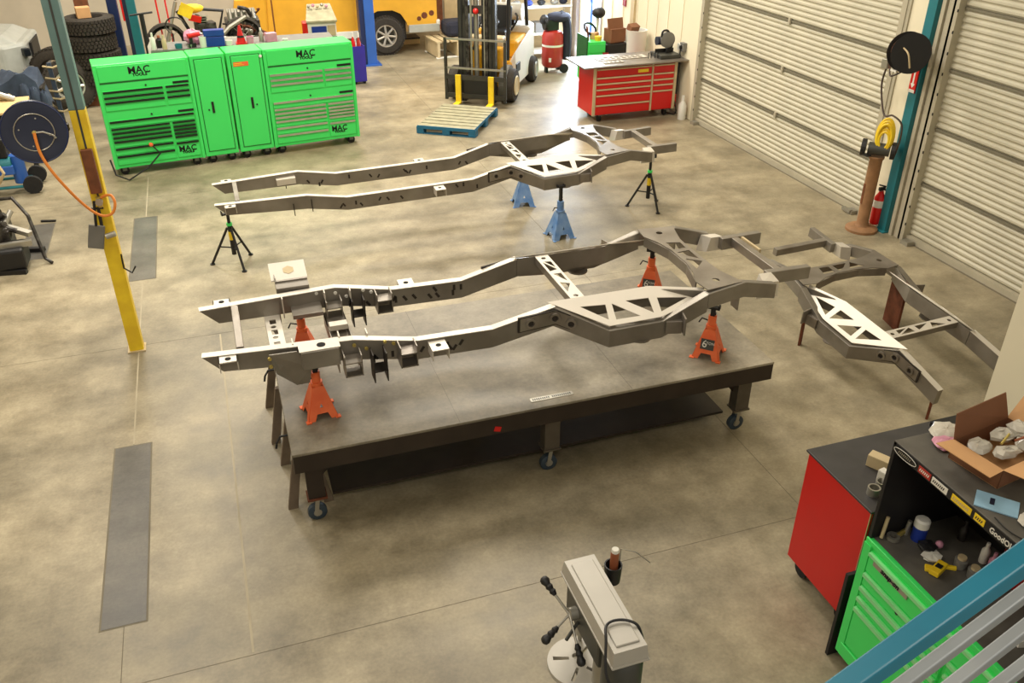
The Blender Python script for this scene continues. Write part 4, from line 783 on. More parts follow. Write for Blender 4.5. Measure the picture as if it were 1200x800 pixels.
part('gas_tank', MB().cyl((-.30, 1.95, 1.28), (.34, 1.95, 1.28), .16), 'paper', t, .02, True); part('tank_bracket', MB().box(-.2, 1.85, 1.05, .2, 2.05, 1.14), 'black', t)
part('hose_bundle', MB().tube(smooth([(-.15, .3, .9), (-.05, .35, 1.3), (.1, .5, 1.4), (.2, .6, 1.0)]), .02).tube(smooth([(.2, 1.6, 1.0), (.3, 1.7, 1.2), (.2, 1.85, 1.3)]), .02), 'black', t)
for s in (-1, 1):
    part('guard_post', MB().tube([(s*.43, .5, .7), (s*.40, .72, 2.2)], .035, 8), 'black', t); part('guard_post', MB().tube([(s*.43, 1.95, .9), (s*.40, 1.75, 2.2)], .035, 8), 'black', t)
    for (y, r_, m_) in ((.42, .29, 'creamrim'), (1.95, .24, 'zinc')):
        w_ = part('wheel', MB().ring([(0, r_*.6), (.01, r_*.92), (.05, r_), (.14, r_), (.18, r_*.92), (.19, r_*.6)], (s*.52-.095 if s > 0 else s*.52-.095, y, r_), (1, 0, 0), 26), 'tire', t, smooth=True)
        part('wheel_rim', MB().ring([(0, r_*.6), (.015, r_*.55), (-.02, r_*.35), (.0, r_*.12)], (s*.52+(.097 if s > 0 else -.097), y, r_), (s, 0, 0), 20), m_, w_, smooth=True)
part('guard_top', MB().box(-.42, .7, 2.2, .42, 1.8, 2.24), 'black', t)
# beyond forklift: pallet with bumper, dark seat
t = thing('grey_pallet', 'pale wooden pallet on the floor behind the forklift mast', 'pallet', (5.15, 19.25, 0), .1)
for k in range(6): part('deck_board', MB().box(-.5+k*.17, -.4, .32, -.5+k*.17+.12, .4, .35), 'tan', t)
for x in (-.45, 0, .45): part('stringer', MB().box(x-.03, -.4, .02, x+.03, .4, .32), 'tan', t)
part('bottom_board', MB().box(-.5, -.4, 0, .5, -.32, .02).box(-.5, .32, 0, .5, .4, .02), 'paper', t)
tag(part('car_bench_seat', MB().cbox((5.55, 19.4, .52), (1.1, .5, .32), .05), 'darkcloth', None, .08), 'dark blue-black padded car seat resting on the pale pallet', 'seat')
t = thing('wire_crate', 'dark wooden frame on the floor under the yellow truck tail', 'crate', (4.2, 20.6, 0)); part('panel', MB().box(-.3, -.2, 0, .5, .2, .12), 'ply', t, .01)
part('slat', MB().box(-.3, -.22, .12, .5, .22, .15), 'black', t)
t = thing('storage_boards', 'tan boards leaning on the back wall behind the forklift', 'boards', (5.3, 21.9, 0)); 
for k in range(4): part('board', MB().box(-.8+k*.4, 0, 0, -.45+k*.4, .05, 1.8), ('ply', 'tan', 'wood', 'tan')[k], t)
# compressor
t = thing('air_compressor', 'upright red air compressor tank on wheels beside the forklift', 'compressor', (6.62, 16.95, 0))
part('tank', MB().ring([(.10, .12), (.13, .19), (.18, .215), (.72, .215), (.80, .18), (.83, .1)], (0, 0, 0), (0, 0, 1), 28), 'comp', t, smooth=True); part('tank_band', MB().ring([(.52, .217), (.56, .217)], (0, 0, 0), (0, 0, 1), 28, False), 'paper', t)
lb = part('sticker', MB().cbox((-.12, -.19, .28), (.05, .01, .08), -.5), 'paper', t)
part('pump_head', MB().cbox((-.03, 0, .93), (.24, .22, .2)).cyl((0, 0, .85), (0, 0, 1.0), .07), 'black', t, .01); part('belt_guard', MB().ring([(0, .12), (.06, .12)], (-.14, -.02, .95), (-1, 0, 0), 16), 'black', t)
for s in (-1, 1): part('wheel', MB().ring([(0, .09), (.05, .09)], (.2, s*.16-.02, .09), (0, 1, 0), 16), 'rubber', t)
part('foot', MB().box(-.15, -.05, 0, -.1, .05, .13), 'black', t)
t = thing('jacket', 'dark blue jacket draped over the compressor head', 'jacket', (6.62, 16.95, 0))
part('body', MB().sphere((.12, 0, 1.06), .2, 14, (1.3, 1, .5), .12), 'darkcloth', t, smooth=True); part('sleeve', MB().tube(smooth([(.12, -.02, 1.12), (.26, -.05, .98), (.29, -.06, .6), (.28, -.05, .25)]), .09, 7), 'darkcloth', t, smooth=True); part('collar', MB().sphere((-.18, 0, 1.02), .1, 12, (1, 1, 1), .1), 'black', t, smooth=True)
# white shelf
t = thing('white_shelving', 'white wire shelving unit behind the compressor', 'shelving', (6.75, 18.3, 0))
for x in (-.72, .72):
    for y in (-.2, .2): part('post', MB().cyl((x, y, 0), (x, y, 1.9), .018), 'white', t)
for z in (.12, .50, 1.04, 1.6): part('shelf', MB().box(-.74, -.22, z, .74, .22, z+.03), 'white', t)
for k, (x, m_, lab) in enumerate(((-.45, 'grey', 'grey box on the white shelving, leftmost on the upper shelf'), (-.18, 'blue', 'blue-grey part second from left on the upper white shelf'), (.10, 'black', 'black round part in the middle of the upper white shelf'), (.4, 'zinc', 'silver part on the upper white shelf right of the black one'), (.6, 'darkcloth', 'dark part at the right end of the upper white shelf'))):
    tag(part('machine_part', MB().sphere((6.75+x, 18.25, 1.07+.06), .09, 10, (1.1, .8, .66), .15), m_), lab, 'part', 'parts on the white shelving')
for k, x in enumerate((-.4, .1, .45)): tag(part('shelf_carton', MB().cbox((6.75+x, 18.3, .53+.1), (.3, .3, .2)), ('card', 'grey', 'tan')[k]), ('brown carton at the left of the lower white shelf', 'grey carton in the middle of the lower white shelf', 'tan carton at the right of the lower white shelf')[k], 'box', 'cartons on the lower shelf')
# green tool cart w clutter
t = thing('tool_cart', 'small green tool cart full of parts behind the red cabinet', 'tool cart', (7.10, 15.65, 0))
part('cart_body', MB().box(-.36, -.2, .12, .0, .28, .86), 'green', t, .01); part('black_chest', MB().box(.01, -.22, 0, .44, .28, .80), 'black', t, .01)
for k in range(4): part('drawer', MB().box(-.34, -.215, .16+k*.17, -.01, -.2, .31+k*.17), 'green', t)
part('side_rack', MB().box(-.38, -.2, .45, -.36, .28, .95), 'green_dark', t); part('wheel', MB().cyl((-.3, -.1, .06), (-.3, -.06, .06), .06).cyl((.45, -.1, .0+.06), (.45, -.06, .06), .06), 'rubber', t)
t = thing('open_carton', 'brown open cardboard box on the green cart', 'box', (7.34, 15.62, .82), .2); t.scale = (1.15, 1, 1.3); part('carton_body', MB().box(-.13, -.12, 0, .16, .12, .18), 'card_dark', t); part('carton_flap', MB().cbox((-.0, -.02, .24), (.3, .02, .16), 0, -.3), 'card_dark', t)
part('carton_base', MB().box(-.12, -.1, -.02, .15, .1, 0), 'card_dark', t)
tag(part('steering_wheel', MB().ring([(0, .13), (.02, .15), (.04, .13), (.04, .11), (0, .11), (0, .13)], (6.92, 15.82, 1.02), (.2, -.7, .7), 24, False), 'black', None, 0, True), 'black steering wheel leaning on the green cart', 'steering wheel')
tag(part('helmet', MB().sphere((7.16, 15.97, 1.28), .13, 14, (1, 1, .8)), 'black', None, 0, True), 'black helmet-like part on a stand at the wall above the cart', 'helmet')
t = thing('helmet_stand', 'pale post holding the black helmet-like part', 'stand', (7.16, 16.0, 0)); part('post', MB().cyl((0, 0, 0), (0, 0, 1.20), .03), 'white', t)
tag(part('yellow_tub', MB().ring([(0, .06), (.08, .07)], (6.99, 15.56, .86), (0, 0, 1), 14), 'yellow'), 'small yellow tub on the green cart before the brown box', 'tub')
tag(part('tan_carton', MB().cbox((6.98, 15.72, .92), (.14, .12, .12), .6), 'card'), 'small tan carton beside the black steering wheel', 'box')
tag(part('pry_tool', MB().cyl((6.82, 15.62, .86), (6.79, 15.65, 1.12), .02), 'wood'), 'upright brown tool handle at the left of the green cart', 'tool')
tag(part('round_tin', MB().cyl((7.1, 15.40, .1), (7.1, 15.44, .66), .06), 'redpaint2'), 'dark red can in front of the black chest beside the green cart', 'can')
t = thing('waste_bin', 'white plastic waste bin behind the red cabinet', 'bin', (7.38, 14.75, 0)); part('liner', MB().ring([(0, .15), (1.16, .18), (1.18, .19), (1.18, .16), (.1, .13)], (0, 0, 0), (0, 0, 1), 20), 'white', t, smooth=True); part('scrap', MB().cbox((-.08, 0, 1.22), (.2, .12, .1), .3, .4), 'card_dark', t)
# red cabinet
t = thing('red_tool_cabinet', 'wide red rolling tool cabinet with a steel top near the door', 'tool cabinet', (5.95, 13.36, 0))
part('cabinet_body', MB().box(0, 0, .13, 1.53, .62, .91), 'red', t, .008); part('steel_top', MB().box(-.22, -.12, .93, 1.68, .70, .955), 'steel', t, .004); part('top_spacer', MB().box(.05, .05, .91, 1.48, .6, .93), 'black', t)
for (u0, u1) in ((0, .05), (1.06, 1.09), (1.48, 1.53)): part('silver_stile', MB().box(u0, -.018, .13, u1, 0, .91), 'tan', t)
for z0, z1 in ((.76, .90), (.66, .76), (.57, .66), (.47, .57), (.31, .47), (.14, .31)): drawer(t, .05, 1.06, z0, z1, 'tan', 'red', .022)
for z0, z1 in ((.76, .90), (.66, .76), (.57, .66), (.47, .57), (.14, .47)): drawer(t, 1.09, 1.48, z0, z1, 'tan', 'red', .022)
bd = part('maker_badge', MB().box(.80, -.022, .79, .99, -.016, .84), 'yellow', t)
for x in (.15, 1.38):
    for y in (.1, .5): part('caster', MB().ring([(0, .055), (.05, .055)], (x, y, .058), (1, 0, 0), 14), 'rubber', t)
    part('caster_mount', MB().box(x, .04, .1, x+.06, .16, .13).box(x, .44, .1, x+.06, .56, .13), 'grey', t)
t = thing('floor_grate', 'pale slotted steel tray lying on the steel top of the red cabinet', 'tray', (6.15, 13.62, .956))
me = plate_mesh('tray_sheet', rect(0, 0, .9, .22), [rect(.05+i*.1, .03+j*.1, .13+i*.1, .1+j*.1) for i in range(8) for j in range(2)], .01); link('tray_sheet', me, M['plate'], t)
me = plate_mesh('tray_sheet', rect(0, 0, .35, .12), [rect(.03+i*.08, .02, .09+i*.08, .1) for i in range(4)], .012); me.transform(Matrix.Translation((.02, -.2, 0))); link('small_tray', me, M['plate'], t)
t = thing('chop_saw', 'dark chop saw with grey guard on the right of the red cabinet', 'saw', (7.36, 13.6, .956))
part('saw_base', MB().box(-.18, -.2, 0, .2, .2, .06), 'castdark', t, .01); part('blade_guard', MB().ring([(0, .09), (.015, .13), (.06, .13), (.075, .09)], (.0, -.08, .28), (0, 1, 0), 24), 'grey', t, smooth=True); part('motor', MB().cyl((-.17, .02, .26), (-.02, .02, .26), .07), 'navy', t, 0, True)
part('handle', MB().tube(smooth([(-.12, -.05, .33), (-.1, -.05, .42), (-.02, -.05, .43), (.02, -.05, .38)]), .018), 'black', t); part('pivot_arm', MB().cbox((.08, .02, .16), (.08, .08, .24), 0, 0, .3), 'black', t); part('fence', MB().box(-.16, .05, .06, .18, .07, .12), 'black', t)
t = thing('c_clamp', 'pair of black clamps standing at the edge of the steel top', 'clamp', (7.0, 13.5, .956)); part('clamp_frame', MB().tube([(0, 0, .01), (0, 0, .1), (.05, 0, .1), (.05, 0, .01)], .008).tube([(.12, 0, .01), (.12, 0, .1), (.17, 0, .1), (.17, 0, .01)], .008), 'black', t)
# conduit, outlet, cylinder, cables near the cabinet
t = thing('electrical_outlet', 'grey outlet box with a white plate on the wall by the first roll door', 'outlet', (WX-.05, 13.42, 1.13)); part('outlet_box', MB().box(-.02, -.06, -.07, .05, .06, .07), 'grey', t, .005); part('plug', MB().cyl((-.05, 0, 0), (-.02, 0, 0), .03), 'black', t); part('cover', MB().box(-.022, .04, -.06, .03, .14, .04), 'white', t)
tag(part('power_cable', MB().tube(smooth([(WX-.09, 13.42, 1.1), (WX-.10, 13.40, .8), (WX-.14, 13.42, .4), (WX-.10, 13.35, .05), (WX-.2, 13.5, .02)]), .01), 'black'), 'black power cable hanging from the grey outlet box', 'cable')
bottle(7.52, 13.12, 0, .07, .40, 'white', 'white cylinder standing on the floor against the wall by the cabinet', 'white', 'cylinder', None, 'white_cylinder')
t = thing('hanging_apron', 'black cloth hung on the right end of the red cabinet', 'apron', (7.535, 13.55, 0)); part('cloth', MB().box(-.03, -.15, .35, .02, .2, .88), 'black', t, .01); part('green_strap', MB().box(-.02, -.14, .14, .01, -.11, .4), 'green_dark', t)
part('red_strip', MB().box(-.035, -.17, .15, -.01, -.1, .36), 'red', t)
tag(part('wall_notice', MB().box(WX-.02, 15.76, 1.40, WX-.005, 15.90, 1.75), 'redpaint2'), 'small dark red notice high on the cream wall', 'sign')
# between the doors: cord reel, sign, coil, pedestal, extinguisher
t = thing('cord_reel', 'black cord reel with dark red rim mounted high between the roll doors', 'cord reel', (7.25, 7.88, 2.19))
ax = Vector((-.42, -.9, .1)).normalized()
for s0 in (-.13, .02): part('reel_flange', MB().ring([(0, .21), (.012, .215), (.014, .06), (.014, .02)], ax*s0, ax, 32), 'black', t, smooth=True)
part('wound_cord', MB().ring([(-.09, .18), (-.05, .19), (.0, .18)], (0, 0, 0), ax, 28), 'wood', t, smooth=True); part('wall_bracket', MB().cbox((.18, .12, -.05), (.36, .06, .12)), 'black', t); part('label_strip', MB().cbox((-.06, .12, -.21), (.02, .09, .02), 0), 'paper', t)
part('outlet_head', MB().cbox((-.02, .30, -.17), (.08, .09, .11), .2), 'zinc', t, .01)
part('cord_arc', MB().tube(smooth([(-.1, 0, .06), (-.13, -.12, .02), (-.1, -.15, -.12)]), .009), 'tan', t)
tag(part('drop_cord', MB().tube(smooth([(7.42, 8.33, 1.93), (7.36, 8.22, 1.86), (7.36, 8.05, 1.95)]), .01).tube(smooth([(7.40, 8.36, 1.92), (7.42, 8.40, 1.70), (7.38, 8.22, 1.42), (7.36, 8.05, 1.45), (7.4, 7.93, 1.38), (7.42, 7.92, 1.2), (7.44, 7.98, .95)]), .011), 'cord', None, 0, True), 'brown cord hanging in loops below the black cord reel', 'cord')
t = thing('extinguisher_sign', 'red and white arrow sign on the teal column below the cord reel', 'sign', (7.552, 8.05, 1.86))
part('sign_panel', MB().box(-.012, -.05, -.16, 0, .05, .16), 'red', t)
part('arrow', MB().add([(-.014, -.012, .10), (-.014, .012, .10), (-.014, .012, -.06), (-.014, .035, -.06), (-.014, 0, -.11), (-.014, -.035, -.06), (-.014, -.012, -.06)], [(0, 1, 2, 3, 4, 5, 6)]), 'paper', t); part('white_foot', MB().box(-.014, -.045, -.16, -.011, .045, -.125), 'paper', t)
w1 = text('sign_word', 'FIRE', .03, 'paper', t, (-.014, 0, .135), (PI/2, 0, -PI/2)); 
t = thing('yellow_hose_coil', 'coil of yellow air hose hung beside the teal column', 'hose', (7.36, 8.10, 1.20))
for k in range(6): part('hose_turn', MB().tube([(.6*(.095-.008*k)*math.cos(a*PI/12)-.012*(k % 3), -.8*(.095-.008*k)*math.cos(a*PI/12)-.010*(k % 3), (.20-.02*k)*math.sin(a*PI/12)-.01*k) for a in range(25)], .016, 6), 'yellow', t, smooth=True)
t = thing('bench_grinder', 'dark bench grinder on a brown round-based pedestal by the teal column', 'grinder', (7.35, 8.15, 0))
part('pedestal', MB().ring([(.02, .13), (.06, .085), (.10, .07), (.90, .075), (.92, .09), (.94, .09)], (0, 0, 0), (0, 0, 1), 20), 'tanpaint', t, smooth=True); part('base_ring', MB().ring([(0, .19), (.03, .19), (.05, .16), (.06, .10)], (0, 0, 0), (0, 0, 1), 28), 'tanpaint', t, smooth=True)
part('motor', MB().cyl((-.09, .07, 1.03), (.08, -.10, 1.03), .075), 'castdark', t, 0, True); part('wheel_guard', MB().ring([(0, .10), (.05, .10)], (-.14, .13, 1.03), (1, -1, 0), 20), 'black', t); part('wheel_guard', MB().ring([(0, .10), (.05, .10)], (.09, -.11, 1.03), (1, -1, 0), 20), 'black', t)
part('tool_rest', MB().cbox((-.15, .0, .97), (.06, .08, .02)), 'black', t); part('pedestal_slot', MB().box(-.078, .0, .35, -.07, .03, .60), 'wood', t); part('cable', MB().tube(smooth([(.06, .02, .95), (.12, .05, .6), (.1, .1, .3)]), .006), 'black', t)
t = thing('fire_extinguisher', 'red fire extinguisher with white label on the floor by the teal column', 'fire extinguisher', (7.555, 8.17, .05))
part('cylinder', MB().ring([(0, .055), (.02, .065), (.34, .065), (.40, .03), (.42, .03)], (0, 0, 0), (0, 0, 1), 20), 'red', t, smooth=True); part('label_band', MB().ring([(.22, .066), (.31, .066)], (0, 0, 0), (0, 0, 1), 20, False), 'paper', t); part('valve', MB().cbox((0, 0, .45), (.08, .03, .04)).cbox((0, 0, .49), (.1, .02, .015), 0, 0, .3), 'black', t); part('hose', MB().tube(smooth([(.03, 0, .45), (.08, -.02, .38), (.08, -.02, .2)]), .01), 'black', t)

# ================= FOREGROUND RIGHT =================
t = thing('red_workbench', 'red ended workbench cabinet with a black top in the right foreground', 'workbench', (3.12, 2.9, 0))
part('end_panel', MB().box(0, 0, .14, .02, .58, .985), 'red', t, .003); part('cabinet_body', MB().box(.02, .01, .14, 1.22, .57, .97), 'black', t); part('bench_top', MB().box(-.01, -.01, .985, 1.25, .60, 1.0), 'benchtop', t, .003); part('corner_trim', MB().box(-.004, -.004, .14, .0, .0, 1.0), 'tan', t)
part('lower_rail', MB().box(.02, .0, .09, 1.2, .04, .14), 'black', t)
for x in (.08, 1.1):
    for y in (.08, .5): part('caster', MB().ring([(0, .06), (.05, .06)], (x-.02, y, .062), (1, 0, 0), 14), 'rubber', t); 
t = thing('leaning_panel', 'black sheet panel standing between the red bench and green cabinet', 'panel', (2.98, 2.80, 0)); part('sheet', MB().box(-.02, -.01, .0, .30, .012, .66), 'hutch', t)
g = thing('green_roller_cabinet', 'bright green rolling cabinet with silver drawer pulls in the right foreground', 'tool cabinet', (2.97, 2.74, 0), -PI/2)
# local: u along -Y world, v -> +X world
W = 1.35
part('cabinet_body', MB().box(0, .0, .12, W, .62, .99), 'green', g, .006); part('work_mat', MB().box(.02, .02, .99, W-.02, .62, .998), 'hutchtop', g)
part('top_lip', MB().box(0, -.01, .97, W, .02, 1.0), 'green', g, .003); part('front_stile', MB().box(0, -.016, .12, .05, 0, .97), 'green', g)
drawer(g, .05, W-.04, .80, .95, 'mint', 'green', .02)
for z0, z1 in ((.70, .80), (.62, .70), (.54, .62)): drawer(g, .05, .66, z0, z1, 'mint', 'green', .025)
drawer(g, .05, .66, .22, .54, 'mint', 'green', .025); part('kick_panel', MB().box(.03, -.02, .12, W-.03, 0, .21), 'green', g, .004)
for k in range(6): drawer(g, .68, W-.04, .80-(k+1)*.085, .80-k*.085, 'mint', 'green', .022)
part('lock', MB().ring([(0, .012), (.01, .012)], (.33, -.014, .76), (0, -1, 0), 8), 'black', g)
bd = part('maker_badge', MB().box(.10, -.022, .885, .36, -.014, .925), 'zinc', g); text('badge_letters', 'Snap-on', .042, 'hole', bd, (.23, -.024, .905), (PI/2, 0, 0), .2, .001, .001)
casters(g, .12, W-.12, .6)
h = thing('black_hutch', 'black open-front hutch with stickers standing on the green rolling cabinet', 'hutch', (2.97, 2.74, .998), -PI/2)
part('side_panel', MB().box(0, 0, 0, .02, .6, .64), 'hutch', h); part('side_panel', MB().box(W-.02, 0, 0, W, .6, .64), 'hutch', h); part('back_panel', MB().box(.02, .58, 0, W-.02, .6, .64), 'hutch', h); part('top_panel', MB().box(0, 0, .62, W, .62, .645), 'hutchtop', h, .003); part('front_header', MB().box(.02, -.004, .585, W-.02, .012, .64), 'hutch', h)
for (u0, u1, m_, tm) in ((.02, .17, 'hutch', 'zinc'), (.19, .27, 'comp', 'paper'), (.28, .38, 'paper', 'hutch'), (.41, .53, 'yellow', 'tan'), (.55, .61, 'yellow', 'castdark')):
    s_ = part('sticker', MB().box(u0, -.007, .594, u1, -.004, .630), m_, h); b = MB(); q = u0+.012+(.02 if u0 < .1 else 0)
    while q < u1-.012-(.02 if u0 < .1 else 0): b.cbox((q, -.0075, .612), (.005, .001, .016), 0, 0, .3); q += .011
    part('sticker_print', b, tm, s_)
s_ = part('sticker', MB().box(.635, -.007, .594, .86, -.004, .630), 'hutch', h); text('sticker_word', 'GoodOldSteel', .042, 'paper', s_, (.747, -.008, .612), (PI/2, 0, 0), 0, .0006, .001, .85)
s_ = part('oval_sticker_border', MB().tube([(.095+.078*math.cos(a*PI/12), -.008, .612+.021*math.sin(a*PI/12)) for a in range(25)], .0015, 5), 'paper', h)
s_['label'] = 'white oval outline'
# red thing and tools inside the hutch
def onmat(u, v): return (2.97+v, 2.74-u, .999)
x, y, z = onmat(.46, .50); tag(part('red_canister', MB().ring([(0, .05), (.3, .05), (.34, .03)], (x, y, z), (0, 0, 1), 14), 'redpaint2', None, 0, True), 'dark red canister standing at the back inside the black hutch', 'canister')
x, y, z = onmat(.60, .48); tag(part('red_tray', MB().cbox((x, y, z+.08), (.1, .14, .16)), 'redpaint2', None, .005), 'dark red box deep inside the black hutch', 'box')
x, y, z = onmat(.10, .24); t = thing('paint_can', 'white capped jar with a blue label inside the hutch', 'jar', (x, y, z)); part('jar_body', MB().ring([(0, .038), (.09, .038)], (0, 0, 0), (0, 0, 1), 16), 'blue', t, smooth=True); part('jar_lid', MB().ring([(.09, .04), (.13, .04), (.14, .03)], (0, 0, 0), (0, 0, 1), 16), 'white', t, smooth=True)
x, y, z = onmat(.06, .11); t = thing('rod_end', 'round steel rod end lying at the front left of the mat', 'rod end', (x, y, z)); part('eye_ring', MB().ring([(0, .035), (.02, .035), (.02, .018), (0, .018), (0, .035)], (0, 0, .003), (0, 0, 1), 18, False), 'zinc', t, smooth=True); part('shank', MB().cyl((.03, .0, .015), (.10, .02, .015), .013), 'brass', t)
x, y, z = onmat(.02+.03, .20); tag(part('steel_pin', MB().cyl((x, y, z), (x+.01, y, z+.09), .012), 'zinc'), 'upright steel pin at the left side of the hutch floor', 'pin')
x, y, z = onmat(.03+.01, .05); tag(part('short_pencil', MB().cyl((x, y, z+.01), (x+.02, y+.01, z+.14), .01), 'tan'), 'short pale rod leaning inside the left hutch panel', 'rod')
x, y, z = onmat(.22, .21); t = thing('cloth_glove', 'crumpled white and black rag on the mat behind the yellow tool', 'rag', (x, y, z)); part('white_half', MB().sphere((0, -.02, .012), .05, 12, (1.1, 1, .25), .3), 'paper', t); part('black_half', MB().sphere((.02, .04, .02), .05, 12, (1, 1, .35), .3), 'hutch', t)
x, y, z = onmat(.33, .17); t = thing('yellow_clamp', 'small yellow plastic clamp tool lying on the mat', 'clamp', (x, y, z), .4); part('jaw', MB().cbox((0, 0, .018), (.11, .05, .03)).cbox((-.03, .035, .014), (.04, .04, .02), .5), 'yellow', t, .004); part('trigger', MB().cbox((.06, -.035, .012), (.02, .06, .02), .6), 'yellow', t, .004); part('dark_insert', MB().cbox((.0, .0, .036), (.03, .03, .006)), 'hutch', t)
x, y, z = onmat(.19, .30); tag(part('pink_cap', MB().sphere((x, y, z+.02), .022, 10), 'pink', None, 0, True), 'small pink cap beside the white lidded jar', 'cap')
for k, (u_, v_) in enumerate(((.34, .30), (.42, .31))):
    x, y, z = onmat(u_, v_); t = thing('grey_jar', 'small grey capped jar, %s of the two beside the yellow clamp' % ('left' if k == 0 else 'right'), 'jar', (x, y, z), 0, 'grey jars on the mat'); part('jar_body', MB().ring([(0, .03), (.05, .034), (.055, .02)], (0, 0, 0), (0, 0, 1), 14), 'grey', t, smooth=True); part('jar_cap', MB().ring([(.055, .022), (.07, .022)], (0, 0, 0), (0, 0, 1), 12), 'tan', t)
for k, (u_, v_, m_, lab) in enumerate(((.18, .46, 'engine', 'dull metal tube standing at the back of the hutch'), (.35, .44, 'paper', 'white capped tube standing deep in the hutch'), (.42, .42, 'pink', 'pinkish bottle beside the white capped tube'), (.72, .38, 'green_dark', 'small green bottle deep in the hutch at right'), (.80, .36, 'redpaint2', 'small red bottle right of the green one in the hutch'))):
    x, y, z = onmat(u_, v_); bottle(x, y, z, .022, .13, m_, lab, m_ if k != 1 else 'paper')
x, y, z = onmat(.86, .30); tag(part('white_block', MB().cbox((x, y, z+.02), (.25, .05, .04), -.3), 'paper'), 'pale bar lying on the mat behind the railing', 'bar')
# items on red bench top
BT = 1.0
for k, (x, y) in enumerate(((3.22, 3.02), (3.30, 3.05))): tag(part('steel_ring', MB().ring([(0, .036), (.05, .036), (.05, .027), (.01, .027)], (x, y, BT), (0, 0, 1), 18), 'zinc', None, 0, True), 'short open steel tube on the black bench top, %s one' % ('nearer the red end' if k == 0 else 'nearer the hutch'), 'tube', 'steel tubes on the black bench top')
tag(part('white_carton', MB().cbox((3.42, 3.20, BT+.04), (.07, .16, .08), .5), 'tan', None, .003), 'cream carton lying on the black bench top left of the hutch', 'box')
tag(part('paper_roll', MB().cbox((3.34, 3.07, BT+.045), (.05, .09, .09), .2), 'paper', None, .006), 'small white packet beside the cream carton', 'packet')
tag(part('dark_tray', MB().box(4.0, 3.36, BT, 4.38, 3.46, BT+.04), 'hutch', None, .004), 'long dark tray at the far edge of the black bench top', 'tray')
# cardboard box on the hutch
HZ = 1.643
t = thing('open_cardboard_box', 'open cardboard box full of clear parts bags on top of the black hutch', 'box', (3.34, 2.44, HZ), .16)
a, b_ = .20, .135; hh = .11
for q in (MB().box(-a, -b_, 0, a, -b_+.005, hh), MB().box(-a, b_-.005, 0, a, b_, hh), MB().box(-a, -b_, 0, -a+.005, b_, hh), MB().box(a-.005, -b_, 0, a, b_, hh)): part('box_wall', q, 'card_dark', t)
part('box_floor', MB().box(-a, -b_, 0, a, b_, .004), 'card', t)
part('flap', MB().hexa([(-a, -b_, hh), (-a, b_, hh), (-a+.004, b_, hh), (-a+.004, -b_, hh), (-a-.13, -b_-.02, hh+.02), (-a-.13, b_-.0, hh+.02), (-a-.13, b_-.0, hh+.024), (-a-.13, -b_-.02, hh+.024)]), 'card', t)
part('flap', MB().hexa([(-a, b_, hh), (a, b_, hh), (a, b_-.004, hh), (-a, b_-.004, hh), (-a+.01, b_+.03, hh+.13), (a-.0, b_+.05, hh+.12), (a-.0, b_+.046, hh+.12), (-a+.01, b_+.026, hh+.13)]), 'card_dark', t)
part('flap', MB().hexa([(a, -b_, hh), (a, b_, hh), (a-.004, b_, hh), (a-.004, -b_, hh), (a+.08, -b_, hh+.1), (a+.08, b_, hh+.1), (a+.076, b_, hh+.1), (a+.076, -b_, hh+.1)]), 'card', t)
part('flap', MB().hexa([(-a, -b_, hh), (a, -b_, hh), (a, -b_+.004, hh), (-a, -b_+.004, hh), (-a, -b_-.10, hh+.02), (a, -b_-.10, hh+.01), (a, -b_-.10, hh+.014), (-a, -b_-.10, hh+.024)]), 'card', t)
for k in range(5):
    x, y = ((-.12, .05), (-.06, -.05), (.03, .04), (.08, -.06), (.14, .03))[k]; an = .16
    tag(part('parts_bag', MB().sphere((3.34+x*math.cos(an)-y*math.sin(an), 2.44+x*math.sin(an)+y*math.cos(an), HZ+.10+.008*k), .06, 10, (1.1, .8, .5), .5), 'clear'), 'clear parts bag %s in the open cardboard box' % ('at the far left corner', 'at the near left corner', 'in the middle', 'at the near right side', 'at the far right side')[k], 'bag', 'clear parts bags in the cardboard box')
for k in range(4): tag(part('steel_bolt', MB().cyl((3.26+.04*k, 2.40+.03*(k % 2), HZ+.15), (3.33+.04*k, 2.43-.02*k, HZ+.17), .006), ('brass', 'zinc', 'copper', 'zinc')[k]), 'loose %s bolt on the bags in the cardboard box' % ('brass leftmost', 'silver second', 'copper-coloured', 'silver rightmost')[k], 'bolt', 'loose bolts in the cardboard box')
t = thing('bubble_bag', 'pink and clear plastic bag lying on the hutch beside the cardboard box', 'bag', (3.22, 2.66, HZ), .3); part('pink_side', MB().sphere((-.03, -.02, .015), .09, 14, (1, .7, .18), .2), 'pink', t); part('clear_side', MB().sphere((.04, .03, .02), .09, 14, (1, .8, .2), .3), 'clear', t)
t = thing('blue_paper_packet', 'light blue printed paper packet at the front edge of the hutch top', 'packet', (3.08, 2.19, HZ), .5); part('sheet', MB().cbox((0, 0, .004), (.12, .18, .006), .2), 'paperblue', t); part('print', MB().cbox((.0, .02, .0075), (.05, .02, .001), .2), 'navy', t)
t = thing('clear_bag', 'clear bag with parts beside the light blue packet', 'bag', (3.15, 2.03, HZ)); part('film', MB().sphere((0, 0, .012), .09, 12, (1, .8, .16), .3), 'clear', t)
tag(part('bent_wire', MB().tube(smooth([(3.0, 2.12, HZ+.006), (2.99, 2.03, HZ+.006), (3.02, 1.95, HZ+.006), (3.1, 1.9, HZ+.006)]), .003), 'hutch'), 'thin black wire curling along the front edge of the hutch top', 'wire')

